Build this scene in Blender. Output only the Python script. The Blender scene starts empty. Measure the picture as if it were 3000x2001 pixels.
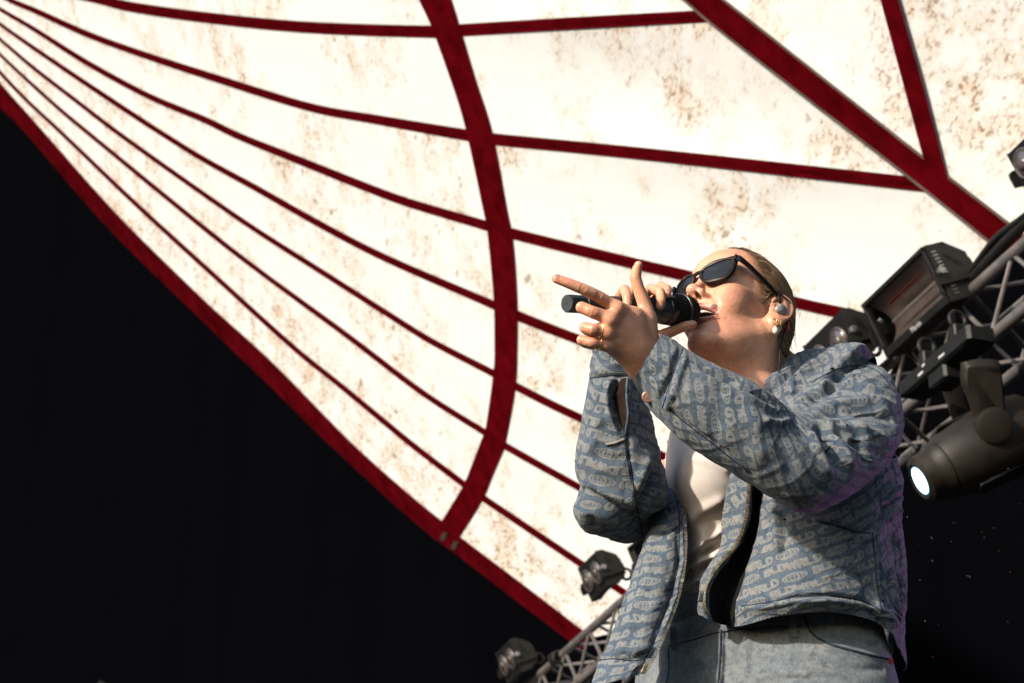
import bpy, bmesh, math, random
import numpy as np
from mathutils import Vector, Matrix

random.seed(7)
RNG = np.random.default_rng(11)
SC = bpy.context.scene
COL = SC.collection

# ---------------------------------------------------------------- camera
F_PX, CX, CY = 5833.0, 1500.0, 1000.5            # focal length and centre in pixels of the 3000 x 2001 photograph
PITCH = math.radians(27.0)
cam_data = bpy.data.cameras.new('camera')
cam_data.lens = 70.0
cam_data.sensor_width = 36.0
cam_data.clip_start = 0.05
cam_data.clip_end = 2000.0
cam = bpy.data.objects.new('camera', cam_data)
COL.objects.link(cam)
cam.location = (0.0, 0.0, 1.6)
cam.rotation_euler = (math.pi / 2 + PITCH, 0.0, 0.0)
cam_data.dof.use_dof = True
cam_data.dof.focus_distance = 3.05
cam_data.dof.aperture_fstop = 11.0
SC.camera = cam

# ---------------------------------------------------------------- daylight: sky, one sun, exposure
SUN_EL, SUN_AZ = math.radians(21.0), math.radians(228.0)   # azimuth clockwise from +Y: behind the camera, to its left
world = bpy.data.worlds.new('World')
SC.world = world
world.use_nodes = True
wn = world.node_tree
bg = wn.nodes['Background']
sky = wn.nodes.new('ShaderNodeTexSky')
sky.sky_type = 'NISHITA'
sky.sun_disc = False
sky.sun_elevation = SUN_EL
sky.sun_rotation = SUN_AZ
wn.links.new(sky.outputs['Color'], bg.inputs['Color'])
bg.inputs['Strength'].default_value = 0.145
sun_data = bpy.data.lights.new('sun', 'SUN')
sun_data.energy = 4.0
sun_data.angle = math.radians(2.0)
sun_data.color = (1.0, 0.90, 0.78)
sun = bpy.data.objects.new('sun', sun_data)
COL.objects.link(sun)
sdir = Vector((math.sin(SUN_AZ) * math.cos(SUN_EL), math.cos(SUN_AZ) * math.cos(SUN_EL), math.sin(SUN_EL)))
sun.rotation_euler = sdir.to_track_quat('Z', 'Y').to_euler()
sun.location = (0, 0, 40)
SC.view_settings.view_transform = 'Standard'
SC.view_settings.look = 'None'
SC.view_settings.exposure = 1.05
SC.view_settings.gamma = 1.0
SC.view_settings.use_curve_mapping = False
SC.cycles.caustics_reflective = False
SC.cycles.caustics_refractive = False

# ---------------------------------------------------------------- coordinates
CAM_M = Matrix.Translation((0, 0, 1.6)) @ Matrix.Rotation(math.pi / 2 + PITCH, 4, 'X')
CAM_R = np.array(CAM_M.to_3x3())
CAM_T = np.array(CAM_M.translation)


def lc(u, v, d):
    """point of the camera frame (x right, y up, z to the viewer) seen at photo pixel (u, v) at depth d metres"""
    return np.array(((u - CX) / F_PX * d, (CY - v) / F_PX * d, -d))


def to_world(p):
    return np.asarray(p, float) @ CAM_R.T + CAM_T


def P(u, v, d):
    return to_world(lc(u, v, d))


def to_pix(p):
    p = np.asarray(p, float)
    d = -p[..., 2]
    return np.stack((p[..., 0] / d * F_PX + CX, CY - p[..., 1] / d * F_PX), -1)


UP_L = np.array((0, math.cos(PITCH), -math.sin(PITCH)))       # world up in the camera frame


# ---------------------------------------------------------------- objects
def link(name, me, parent=None, **props):
    o = bpy.data.objects.new(name, me)
    COL.objects.link(o)
    if parent is not None:
        o.parent = parent
        o.matrix_parent_inverse = parent.matrix_world.inverted() if False else Matrix.Translation(-parent.location)
    for k, v in props.items():
        o[k] = v
    return o


def thing(name, label, cat, loc=(0, 0, 0), group=None):
    o = bpy.data.objects.new(name, None)
    COL.objects.link(o)
    o.empty_display_size = 0.1
    o.location = loc
    o['label'] = label
    o['category'] = cat
    if group:
        o['group'] = group
    return o


def tag(o, label, cat, group=None):
    o['label'] = label
    o['category'] = cat
    if group:
        o['group'] = group
    return o


def mesh_np(name, verts, faces, mats, smooth=True, uv=None, mat_idx=None, attrs=None):
    """mesh from arrays; faces is an (n, 3 or 4) int array or a list of such arrays"""
    me = bpy.data.meshes.new(name)
    verts = np.asarray(verts, np.float32)
    if not isinstance(faces, list):
        faces = [faces]
    faces = [np.asarray(f, np.int32) for f in faces if len(f)]
    loops = np.concatenate([f.ravel() for f in faces])
    tot = np.concatenate([np.full(len(f), f.shape[1], np.int32) for f in faces])
    start = np.concatenate(([0], np.cumsum(tot)[:-1])).astype(np.int32)
    me.vertices.add(len(verts))
    me.vertices.foreach_set('co', verts.ravel())
    me.loops.add(len(loops))
    me.loops.foreach_set('vertex_index', loops)
    me.polygons.add(len(tot))
    me.polygons.foreach_set('loop_start', start)
    if mat_idx is not None:
        me.polygons.foreach_set('material_index', np.asarray(mat_idx, np.int32))
    me.polygons.foreach_set('use_smooth', np.full(len(tot), bool(smooth)))
    if uv is not None:
        l = me.uv_layers.new(name='UVMap')
        l.data.foreach_set('uv', np.asarray(uv, np.float32)[loops].ravel())
    if attrs:
        for k, a in attrs.items():
            a = np.asarray(a, np.float32)
            if a.ndim == 1:
                at = me.attributes.new(k, 'FLOAT', 'POINT')
                at.data.foreach_set('value', a)
            else:
                at = me.attributes.new(k, 'FLOAT_COLOR', 'POINT')
                at.data.foreach_set('color', np.c_[a, np.ones(len(a))].astype(np.float32).ravel())
    me.update(calc_edges=True)
    me.validate()
    for m in (mats if isinstance(mats, (list, tuple)) else [mats]):
        me.materials.append(m)
    return me


class Geo:
    """collects simple solids (world or local coordinates) into one mesh"""

    def __init__(self):
        self.v, self.q, self.t, self.n = [], [], [], 0

    def add(self, v, q=(), t=()):
        v = np.asarray(v, float)
        self.v.append(v)
        if len(q):
            self.q.append(np.asarray(q, int) + self.n)
        if len(t):
            self.t.append(np.asarray(t, int) + self.n)
        self.n += len(v)
        return self

    def box(self, c, x, y, z, bevel=0.0):
        """box with centre c and half-axis vectors x, y, z; bevel rounds the four edges along z"""
        c, x, y, z = (np.asarray(a, float) for a in (c, x, y, z))
        lx, ly = np.linalg.norm(x), np.linalg.norm(y)
        b = min(bevel, lx * .9, ly * .9)
        if b <= 0:
            ring = [(-1, -1), (1, -1), (1, 1), (-1, 1)]
        else:
            bx, by = b / lx, b / ly
            ring = [(-1 + bx, -1), (1 - bx, -1), (1, -1 + by), (1, 1 - by), (1 - bx, 1), (-1 + bx, 1), (-1, 1 - by), (-1, -1 + by)]
        lz = np.linalg.norm(z)
        bz = min(b * .7, lz * .5) / lz if b > 0 else 0
        levels = [(-1, 1 - bz), (-1 + bz, 1), (1 - bz, 1), (1, 1 - bz)] if b > 0 else [(-1, 1), (1, 1)]
        m = len(ring)
        v = [c + x * a * s + y * e * s + z * k for k, s in levels for a, e in ring]
        q = [(i * m + j, i * m + (j + 1) % m, (i + 1) * m + (j + 1) % m, (i + 1) * m + j) for i in range(len(levels) - 1) for j in range(m)]
        t = []
        top = (len(levels) - 1) * m
        for j in range(1, m - 1):
            t.append((0, j + 1, j))
            t.append((top, top + j, top + j + 1))
        return self.add(v, q, t)

    def tube(self, pts, r, n=12, cap=True):
        pts = np.asarray(pts, float)
        r = np.broadcast_to(np.asarray(r, float), (len(pts),))
        T = np.gradient(pts, axis=0) if len(pts) > 2 else np.repeat((pts[1] - pts[0])[None], 2, 0)
        T /= np.linalg.norm(T, axis=1)[:, None]
        a = np.array((0, 0, 1.)) if abs(T[0, 2]) < .9 else np.array((1., 0, 0))
        v = []
        for p, t, rr in zip(pts, T, r):
            s = np.cross(t, a)
            s /= np.linalg.norm(s)
            w = np.cross(s, t)
            a = w
            th = np.arange(n) / n * 2 * math.pi
            v.append(p + rr * (np.cos(th)[:, None] * s + np.sin(th)[:, None] * w))
        v = np.concatenate(v)
        q = [(i * n + j, i * n + (j + 1) % n, (i + 1) * n + (j + 1) % n, (i + 1) * n + j) for i in range(len(pts) - 1) for j in range(n)]
        t = []
        if cap:
            top = (len(pts) - 1) * n
            for j in range(1, n - 1):
                t += [(0, j + 1, j), (top, top + j, top + j + 1)]
        return self.add(v, q, t)

    def lathe(self, c, ax, prof, n=24, sx=1.0, xref=None, cap=True):
        """revolve profile [(along axis, radius)] about axis ax through c"""
        c, ax = np.asarray(c, float), np.asarray(ax, float)
        ax = ax / np.linalg.norm(ax)
        a = np.asarray(xref, float) if xref is not None else (np.array((0, 0, 1.)) if abs(ax[2]) < .9 else np.array((1., 0, 0)))
        s = a - ax * (a @ ax)
        s /= np.linalg.norm(s)
        w = np.cross(ax, s)
        th = np.arange(n) / n * 2 * math.pi
        d = np.cos(th)[:, None] * s * sx + np.sin(th)[:, None] * w
        v = np.concatenate([c + ax * h + d * r for h, r in prof])
        m = len(prof)
        q = [(i * n + j, i * n + (j + 1) % n, (i + 1) * n + (j + 1) % n, (i + 1) * n + j) for i in range(m - 1) for j in range(n)]
        t = []
        if cap:
            top = (m - 1) * n
            for j in range(1, n - 1):
                t += [(0, j + 1, j), (top, top + j, top + j + 1)]
        return self.add(v, q, t)

    def torus(self, c, ax, R, r, n=28, m=8, xref=None, sx=1.0, arc=(0, 2 * math.pi)):
        c, ax = np.asarray(c, float), np.asarray(ax, float)
        ax = ax / np.linalg.norm(ax)
        a = np.asarray(xref, float) if xref is not None else (np.array((0, 0, 1.)) if abs(ax[2]) < .9 else np.array((1., 0, 0)))
        s = a - ax * (a @ ax)
        s /= np.linalg.norm(s)
        w = np.cross(ax, s)
        full = abs(arc[1] - arc[0] - 2 * math.pi) < 1e-6
        th = arc[0] + np.arange(n) / (n if full else n - 1) * (arc[1] - arc[0])
        ph = np.arange(m) / m * 2 * math.pi
        rad = np.cos(th)[:, None] * s * sx + np.sin(th)[:, None] * w
        v = (c + rad[:, None] * (R + r * np.cos(ph))[None, :, None] + ax * (r * np.sin(ph))[None, :, None]).reshape(-1, 3)
        k = n if full else n - 1
        q = [(i * m + j, ((i + 1) % n) * m + j, ((i + 1) % n) * m + (j + 1) % m, i * m + (j + 1) % m) for i in range(k) for j in range(m)]
        return self.add(v, q)

    def prism(self, outline, depth_vec):
        """extrude a closed polygon (n x 3) by a vector"""
        o = np.asarray(outline, float)
        n = len(o)
        v = np.concatenate((o, o + np.asarray(depth_vec, float)))
        q = [(j, (j + 1) % n, n + (j + 1) % n, n + j) for j in range(n)]
        t = []
        for j in range(1, n - 1):
            t += [(0, j + 1, j), (n, n + j, n + j + 1)]
        return self.add(v, q, t)

    def build(self, name, mat, parent=None, smooth=False, angle=None, **props):
        fs = []
        if self.q:
            fs.append(np.concatenate(self.q))
        if self.t:
            fs.append(np.concatenate(self.t))
        me = mesh_np(name, np.concatenate(self.v), fs, mat, smooth)
        bm = bmesh.new()
        bm.from_mesh(me)
        bmesh.ops.recalc_face_normals(bm, faces=bm.faces)
        if angle:
            for e in bm.edges:
                e.smooth = len(e.link_faces) != 2 or e.calc_face_angle(0) < math.radians(angle)
        bm.to_mesh(me)
        bm.free()
        return link(name, me, parent, **props)


def catmull(pts, n):
    """resample control points (k x m) to n points, even in the first two coordinates"""
    p = np.asarray(pts, float)
    k = len(p)
    if k == 2:
        t = np.linspace(0, 1, n)[:, None]
        return p[0] * (1 - t) + p[1] * t
    e = np.vstack((2 * p[0] - p[1], p, 2 * p[-1] - p[-2]))
    out = []
    m = 24
    for i in range(k - 1):
        a, b, c, d = e[i:i + 4]
        t = np.linspace(0, 1, m, endpoint=False)[:, None]
        out.append(.5 * (2 * b + (c - a) * t + (2 * a - 5 * b + 4 * c - d) * t ** 2 + (3 * b - a - 3 * c + d) * t ** 3))
    out.append(p[-1:])
    o = np.vstack(out)
    w = min(3, o.shape[1])
    s = np.concatenate(([0], np.cumsum(np.linalg.norm(np.diff(o[:, :2], axis=0), axis=1))))
    q = np.linspace(0, s[-1], n)
    return np.stack([np.interp(q, s, o[:, j]) for j in range(o.shape[1])], 1)


# ---------------------------------------------------------------- numpy noise
def _h(ix, iy, iz, seed):
    n = (ix.astype(np.uint32) * np.uint32(374761393) + iy.astype(np.uint32) * np.uint32(668265263)
         + iz.astype(np.uint32) * np.uint32(2147483647) + np.uint32(seed * 974711 + 12345))
    n = (n ^ (n >> np.uint32(13))) * np.uint32(1274126177)
    n = n ^ (n >> np.uint32(16))
    return (n & np.uint32(0xffff)).astype(np.float64) / 65535.0


def vnoise(p, seed=0):
    p = np.asarray(p, float)
    if p.shape[-1] == 2:
        p = np.concatenate((p, np.zeros(p.shape[:-1] + (1,))), -1)
    i = np.floor(p).astype(np.int64)
    f = p - i
    f = f * f * f * (f * (f * 6 - 15) + 10)
    r = 0
    for dx in (0, 1):
        for dy in (0, 1):
            for dz in (0, 1):
                w = (f[..., 0] if dx else 1 - f[..., 0]) * (f[..., 1] if dy else 1 - f[..., 1]) * (f[..., 2] if dz else 1 - f[..., 2])
                r = r + w * _h(i[..., 0] + dx, i[..., 1] + dy, i[..., 2] + dz, seed)
    return r * 2 - 1


def fbm(p, oct=3, seed=0):
    p = np.asarray(p, float)
    return sum(vnoise(p * 2 ** k + 17.3 * k, seed + k) * .5 ** k for k in range(oct))


# ---------------------------------------------------------------- materials
def new_mat(name):
    m = bpy.data.materials.new(name)
    m.use_nodes = True
    return m, m.node_tree, m.node_tree.nodes['Principled BSDF']


def nd(t, kind, **kw):
    n = t.nodes.new(kind)
    for k, v in kw.items():
        if k in n.inputs.keys():
            n.inputs[k].default_value = v
        else:
            setattr(n, k, v)
    return n


def ramp(t, fac, stops):
    r = t.nodes.new('ShaderNodeValToRGB')
    el = r.color_ramp.elements
    while len(el) < len(stops):
        el.new(0.5)
    for e, (p, c) in zip(el, stops):
        e.position = p
        e.color = (*c, 1) if len(c) == 3 else c
    t.links.new(fac, r.inputs[0])
    return r.outputs[0]


def simple(name, col, rough=.6, metal=0., var=.25, scale=30., bump=.0, bscale=200., spec=.5, coat=0.):
    m, t, b = new_mat(name)
    tc = nd(t, 'ShaderNodeTexCoord')
    nz = nd(t, 'ShaderNodeTexNoise', Scale=scale, Detail=5.0)
    t.links.new(tc.outputs['Object'], nz.inputs['Vector'])
    c = np.array(col)
    out = ramp(t, nz.outputs['Fac'], [(.3, tuple(c * (1 - var))), (.7, tuple(np.minimum(c * (1 + var), 1)))])
    t.links.new(out, b.inputs['Base Color'])
    b.inputs['Metallic'].default_value = metal
    b.inputs['Specular IOR Level'].default_value = spec
    b.inputs['Coat Weight'].default_value = coat
    rr = nd(t, 'ShaderNodeMapRange')
    rr.inputs['To Min'].default_value = max(0, rough - .12)
    rr.inputs['To Max'].default_value = min(1, rough + .12)
    t.links.new(nz.outputs['Fac'], rr.inputs['Value'])
    t.links.new(rr.outputs[0], b.inputs['Roughness'])
    if bump > 0:
        n2 = nd(t, 'ShaderNodeTexNoise', Scale=bscale, Detail=3.0)
        t.links.new(tc.outputs['Object'], n2.inputs['Vector'])
        bp = nd(t, 'ShaderNodeBump', Strength=bump, Distance=.002)
        t.links.new(n2.outputs['Fac'], bp.inputs['Height'])
        t.links.new(bp.outputs[0], b.inputs['Normal'])
    return m


def emit_mat(name, col, strength):
    m, t, b = new_mat(name)
    b.inputs['Base Color'].default_value = (*col, 1)
    b.inputs['Emission Color'].default_value = (*col, 1)
    b.inputs['Emission Strength'].default_value = strength
    return m


def membrane_mat():
    """white coated tent fabric: translucent, with rusty mould specks and water stains"""
    m, t, b = new_mat('tent_membrane')
    t.nodes.remove(b)
    out = t.nodes['Material Output']
    tc = nd(t, 'ShaderNodeTexCoord')
    oi = nd(t, 'ShaderNodeObjectInfo')
    off = nd(t, 'ShaderNodeVectorMath', operation='MULTIPLY_ADD')
    off.inputs[1].default_value = (1, 1, 1)
    sc = nd(t, 'ShaderNodeVectorMath', operation='SCALE')
    sc.inputs[0].default_value = (31, 17, 23)
    t.links.new(oi.outputs['Random'], sc.inputs['Scale'])
    t.links.new(tc.outputs['Object'], off.inputs[0])
    t.links.new(sc.outputs[0], off.inputs[2])
    v = off.outputs[0]
    mapn = nd(t, 'ShaderNodeMapping')
    mapn.inputs['Rotation'].default_value = (.3, .2, .5)
    mapn.inputs['Scale'].default_value = (1.0, .6, 1.3)
    t.links.new(v, mapn.inputs['Vector'])
    low = nd(t, 'ShaderNodeTexNoise', Scale=1.15, Detail=5.0, Roughness=.62)
    t.links.new(v, low.inputs['Vector'])
    mid = nd(t, 'ShaderNodeTexNoise', Scale=5.5, Detail=5.0, Roughness=.7)
    t.links.new(mapn.outputs[0], mid.inputs['Vector'])
    fine = nd(t, 'ShaderNodeTexNoise', Scale=42.0, Detail=3.0, Roughness=.6)
    t.links.new(mapn.outputs[0], fine.inputs['Vector'])
    big = nd(t, 'ShaderNodeTexNoise', Scale=12.0, Detail=2.0, Roughness=.5)
    t.links.new(mapn.outputs[0], big.inputs['Vector'])

    def mr(src, a, b_, c=0., d=1.):
        r = nd(t, 'ShaderNodeMapRange')
        for k, val in (('From Min', a), ('From Max', b_), ('To Min', c), ('To Max', d)):
            r.inputs[k].default_value = val
        t.links.new(src, r.inputs['Value'])
        return r.outputs[0]

    def mul(a, b_):
        r = nd(t, 'ShaderNodeMath', operation='MULTIPLY')
        t.links.new(a, r.inputs[0])
        if isinstance(b_, float):
            r.inputs[1].default_value = b_
        else:
            t.links.new(b_, r.inputs[1])
        return r.outputs[0]
    soil = nd(t, 'ShaderNodeAttribute', attribute_name='soil')

    def plus(a, b_, k):
        r = nd(t, 'ShaderNodeMath', operation='MULTIPLY_ADD')
        t.links.new(b_, r.inputs[0])
        r.inputs[1].default_value = k
        t.links.new(a, r.inputs[2])
        r.use_clamp = True
        return r.outputs[0]
    zone = plus(mr(low.outputs['Fac'], .45, .64), soil.outputs['Fac'], .75)
    haze_ = mul(mul(zone, mr(mid.outputs['Fac'], .42, .72)), STAIN_SOFT)
    speck = mul(mul(mr(fine.outputs['Fac'], .505, .63), mr(mid.outputs['Fac'], .44, .58)), plus(mr(low.outputs['Fac'], .48, .64), soil.outputs['Fac'], 1.7))
    spot = mul(mul(mr(big.outputs['Fac'], .66, .72), mr(low.outputs['Fac'], .46, .56)), .7)
    mix1 = nd(t, 'ShaderNodeMix', data_type='RGBA')
    mix1.inputs['A'].default_value = (.80, .812, .805, 1)
    mix1.inputs['B'].default_value = (.66, .49, .31, 1)
    t.links.new(haze_, mix1.inputs['Factor'])
    mix2 = nd(t, 'ShaderNodeMix', data_type='RGBA')
    mix2.inputs['B'].default_value = (.26, .13, .055, 1)
    t.links.new(mul(speck, .88), mix2.inputs['Factor'])
    t.links.new(mix1.outputs['Result'], mix2.inputs['A'])
    mix3 = nd(t, 'ShaderNodeMix', data_type='RGBA')
    mix3.inputs['B'].default_value = (.25, .16, .09, 1)
    t.links.new(spot, mix3.inputs['Factor'])
    t.links.new(mix2.outputs['Result'], mix3.inputs['A'])
    df = nd(t, 'ShaderNodeBsdfDiffuse')
    tr = nd(t, 'ShaderNodeBsdfTranslucent')
    ms = nd(t, 'ShaderNodeMixShader')
    ms.inputs[0].default_value = .30
    t.links.new(mix3.outputs['Result'], df.inputs['Color'])
    t.links.new(mix3.outputs['Result'], tr.inputs['Color'])
    t.links.new(df.outputs[0], ms.inputs[1])
    t.links.new(tr.outputs[0], ms.inputs[2])
    t.links.new(ms.outputs[0], out.inputs['Surface'])
    return m


STAIN_SOFT = .85
M_MEMB = membrane_mat()
M_RED = simple('red_webbing', (.052, .0010, .0024), .9, 0, .35, 9, .2, 300, spec=.0)
M_REDDARK = simple('red_hem', (.046, .0010, .0026), .9, 0, .4, 6, .3, 120, spec=.0)
M_TRIM = simple('grey_trim', (.085, .066, .060), .7, 0, .3, 12, spec=.2)
M_PATCH = simple('grey_patch', (.030, .024, .020), .8, 0, .3, 30, spec=.1)
M_CURT = simple('black_drape', (.0013, .0014, .0020), .95, 0, .05, 2, .0, spec=.0)
M_STAGE = simple('black_stage_deck', (.012, .012, .013), .6, 0, .3, 5, .2, 60)
M_GROUND = simple('asphalt_ground', (.05, .05, .05), .9, 0, .3, 3, .3, 40)
M_ALU = simple('aluminium_tube', (.15, .135, .132), .42, .6, .25, 14, .1, 90)
M_BLACK = simple('black_housing', (.0032, .0032, .0030), .55, 0, .35, 25, .15, 400, spec=.25)
M_OLIVE = simple('grey_green_housing', (.0075, .0075, .0060), .55, 0, .3, 18, .15, 300, spec=.25)
M_DARKPL = simple('dark_plastic', (.0085, .0058, .0036), .55, 0, .3, 20, .1, 400, spec=.22)
M_LENS = simple('lamp_lens', (.045, .036, .036), .2, 0, .3, 20, spec=.8, coat=.5)
M_BULB = simple('lamp_reflector', (.075, .064, .062), .35, .6, .3, 30)
M_WHITEPRINT = simple('white_print', (.3, .3, .3), .6, 0, .1, 10)
M_STEEL = simple('bright_steel', (.28, .28, .28), .3, .9, .2, 30)

# ---------------------------------------------------------------- the setting
me = mesh_np('ground', [(-900, -900, 0), (900, -900, 0), (900, 900, 0), (-900, 900, 0)], np.array([[0, 1, 2, 3]]), M_GROUND)
link('ground', me, kind='structure')
g = Geo()
g.box((0.4, 9.6, .80), (9, 0, 0), (0, 7.6, 0), (0, 0, .72), .02)
g.build('stage_floor', M_STAGE, kind='structure')

# black drape at the back of the stage: heavy pleats
xs = np.linspace(-20, 16, 1300)
zs = np.linspace(1.5, 24.0, 20)
ph = xs * 4.2 + 1.6 * vnoise(np.c_[xs * .6, xs * 0], 5)
X, Z = np.meshgrid(xs, zs)
Y = 18.6 + (.008 * np.sin(ph) + .004 * np.sin(2.7 * ph + 1))[None] * (.55 + .45 * (24 - Z) / 22) + .02 * vnoise(np.stack((X * .7, Z * .4), -1), 9)
vv = np.stack((X, Y, Z), -1).reshape(-1, 3)
n0 = len(xs)
i, j = np.meshgrid(np.arange(len(zs) - 1), np.arange(n0 - 1), indexing='ij')
a = (i * n0 + j).ravel()
qf = np.stack((a, a + 1, a + n0 + 1, a + n0), 1)
o = link('backdrop_curtain', mesh_np('backdrop_curtain', vv, qf, M_CURT))
tag(o, 'tall black pleated drape hanging across the back of the stage', 'curtain')

# unseen black drape added right of the stage to cut the sky fill
ys = np.linspace(-1.0, 18.2, 500)
zs = np.linspace(1.53, 16.0, 8)
Yg, Zg = np.meshgrid(ys, zs)
Xg = 5.6 + .06 * np.sin(Yg * 5 + vnoise(np.stack((Yg * .5, Yg * 0), -1), 3)) + .03 * np.sin(Yg * 13)
n0 = len(ys)
i, j = np.meshgrid(np.arange(len(zs) - 1), np.arange(n0 - 1), indexing='ij')
a = (i * n0 + j).ravel()
o = link('light_block_drape', mesh_np('light_block_drape', np.stack((Xg, Yg, Zg), -1).reshape(-1, 3), np.stack((a, a + 1, a + n0 + 1, a + n0), 1), M_CURT))
tag(o, 'unseen black pleated drape added on the right to block sky light', 'curtain')

# ---------------------------------------------------------------- the white tent canopy
KA, KB, KC = 5.5556e-2, 2.6823e-5, -1.2612e-5


def cdep(u, v):
    w = KA + KB * u + KC * v
    bulge = .004 * np.sin(np.asarray(u) / 3000 * 5.0 + 1.0) + .003 * np.sin(np.asarray(v) / 2000 * 4.0)
    return 1.0 / w * (1 + bulge)


def CP(u, v, lift=0.):
    u, v = np.asarray(u, float), np.asarray(v, float)
    d = cdep(u, v) - lift
    return to_world(np.stack(((u - CX) / F_PX * d, (CY - v) / F_PX * d, -d), -1))


RIBS = {   # seam lines of the roof: (u, v, width) along each
    1: [(-430, -195, 5), (-120, -95, 10), (60, -48, 18), (281, -4, 27), (383, 20, 30), (600, 51, 32), (900, 80, 34), (1262, 93, 36), (1342, 89, 36), (1666, 69, 36), (2090, 46, 36)],
    2: [(-430, -195, 5), (-120, -75, 9), (28, 0, 15), (102, 31, 17), (255, 100, 19), (408, 156, 20), (600, 219, 23), (900, 312, 25), (1100, 350, 28), (1367, 396, 34), (1447, 408, 35), (1908, 453, 36), (2712, 542, 40)],
    3: [(-430, -195, 5), (-120, -45, 8), (0, 27, 12), (102, 87, 14), (255, 184, 17), (434, 281, 18), (600, 351, 20), (702, 400, 21), (906, 482, 24), (1059, 543, 25), (1200, 595, 26), (1417, 659, 29), (1499, 684, 32), (1800, 758, 33), (2029, 812, 33), (2360, 893, 33), (2480, 920, 34), (2690, 975, 34)],
    4: [(-430, -195, 5), (-120, -20, 7), (0, 71, 11), (102, 143, 13), (230, 230, 15), (383, 332, 16), (485, 398, 16), (600, 469, 17), (753, 553, 19), (906, 640, 20), (1059, 722, 21), (1200, 788, 22), (1445, 893, 25), (1516, 925, 29), (1690, 993, 29), (2000, 1105, 30), (2480, 1270, 30)],
    5: [(-430, -195, 5), (-120, 8, 7), (0, 115, 10), (102, 202, 12), (230, 301, 13), (357, 398, 14), (600, 571, 15), (753, 676, 16), (946, 799, 17), (1142, 924, 18), (1264, 1000, 19), (1445, 1094, 21), (1514, 1133, 23), (1700, 1225, 24), (2260, 1480, 25)],
    6: [(-430, -195, 5), (-120, 40, 7), (0, 160, 10), (102, 255, 11), (179, 324, 12), (268, 398, 13), (600, 670, 15), (766, 799, 15), (1015, 982, 17), (1238, 1151, 18), (1417, 1265, 19), (1483, 1308, 21), (1700, 1430, 21), (2100, 1655, 22)],
    7: [(-430, -195, 5), (-120, 75, 7), (0, 212, 11), (77, 293, 11), (189, 398, 12), (400, 600, 14), (619, 800, 15), (855, 1014, 16), (1015, 1144, 17), (1206, 1302, 18), (1359, 1419, 19), (1418, 1461, 20), (1711, 1658, 21), (1950, 1818, 22)],
}
EDGE_U = [(-430, -193), (-120, 95), (0, 242), (77, 329), (138, 398), (350, 635), (600, 881), (791, 1055), (1031, 1298), (1200, 1449), (1294, 1526), (1347, 1572), (1544, 1721), (1713, 1851), (1735, 1868)]
EDGE_L = [(-430, -187), (-120, 170), (0, 314), (82, 398), (320, 672), (600, 947), (791, 1132), (960, 1298), (1200, 1518), (1353, 1637), (1506, 1755), (1678, 1886), (1700, 1905)]
BAND_L = [(1040, -560), (1190, -120), (1228, 0), (1263, 77), (1327, 255), (1365, 383), (1412, 600), (1427, 679), (1440, 804), (1447, 900), (1448, 1000), (1446, 1084), (1422, 1258), (1414, 1278), (1368, 1398), (1353, 1430), (1294, 1526), (1262, 1572)]
BAND_R = [(1120, -560), (1276, -120), (1321, 0), (1346, 77), (1391, 230), (1442, 389), (1482, 600), (1502, 702), (1514, 868), (1516, 939), (1515, 1000), (1510, 1131), (1481, 1296), (1476, 1316), (1441, 1398), (1415, 1462), (1347, 1572), (1322, 1612)]
BEAM_U = [(1410, -560), (1990, -106), (2126, 0), (2420, 232), (2700, 453), (2983, 671), (3020, 700)]
BEAM_L = [(1290, -560), (1855, -110), (1997, 0), (2086, 77), (2370, 299), (2652, 517), (2918, 731), (2950, 757)]
TINE_L = [(2440, -560), (2553, -95), (2579, 0), (2640, 225), (2704, 461), (2726, 540)]
TINE_R = [(2490, -560), (2608, -95), (2631, 0), (2700, 240), (2769, 497), (2780, 540)]

canopy = thing('tent_canopy', 'white stained tent roof with fanning red seams and red hem', 'canopy', tuple(CP(1000, 700)))


def strip_from_edges(name, ea, eb, mat, lift, thick, n=60, grow=0.):
    a, b = catmull(ea, n), catmull(eb, n)
    m = (a + b) / 2
    if grow:
        h = (a - b) / 2
        h *= 1 + grow / np.linalg.norm(h, axis=1)[:, None]
        a, b = m + h, m - h
    rows = [CP(a[:, 0], a[:, 1], lift), CP(b[:, 0], b[:, 1], lift), CP(b[:, 0], b[:, 1], lift - thick), CP(a[:, 0], a[:, 1], lift - thick)]
    v = np.stack(rows, 1).reshape(-1, 3)
    q = [(4 * k + j, 4 * k + (j + 1) % 4, 4 * k + 4 + (j + 1) % 4, 4 * k + 4 + j) for k in range(n - 1) for j in range(4)]
    q += [(0, 1, 2, 3), (4 * n - 4, 4 * n - 1, 4 * n - 2, 4 * n - 3)]
    return Geo().add(v, q).build(name, mat, canopy)


def rib_edges(r):
    c = catmull(r, 90)
    t = np.gradient(c[:, :2], axis=0)
    t /= np.linalg.norm(t, axis=1)[:, None]
    nrm = np.c_[-t[:, 1], t[:, 0]]
    return c[:, :2] + nrm * c[:, 2:] / 2, c[:, :2] - nrm * c[:, 2:] / 2


for k, r in RIBS.items():
    ea, eb = rib_edges(r)
    o = strip_from_edges('seam_strip', ea, eb, M_RED, .004, .002, 110)
    # stitched double line along the seam
    mid_ = (ea + eb) / 2
    qa, qb = mid_ * .72 + ea * .28, mid_ * .72 + eb * .28
    strip_from_edges('seam_fold', qa, qb, M_REDDARK, .0065, .002, 90)
strip_from_edges('cross_band', BAND_L, BAND_R, M_RED, .010, .003, 90)
strip_from_edges('edge_hem', EDGE_U, EDGE_L, M_REDDARK, .014, .012, 120)
strip_from_edges('ridge_band', BEAM_U, BEAM_L, M_RED, .018, .005, 60, grow=-9)
strip_from_edges('ridge_trim', BEAM_U, BEAM_L, M_TRIM, .0125, .008, 60)
strip_from_edges('branch_band', TINE_L, TINE_R, M_RED, .0155, .003, 40)
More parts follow.
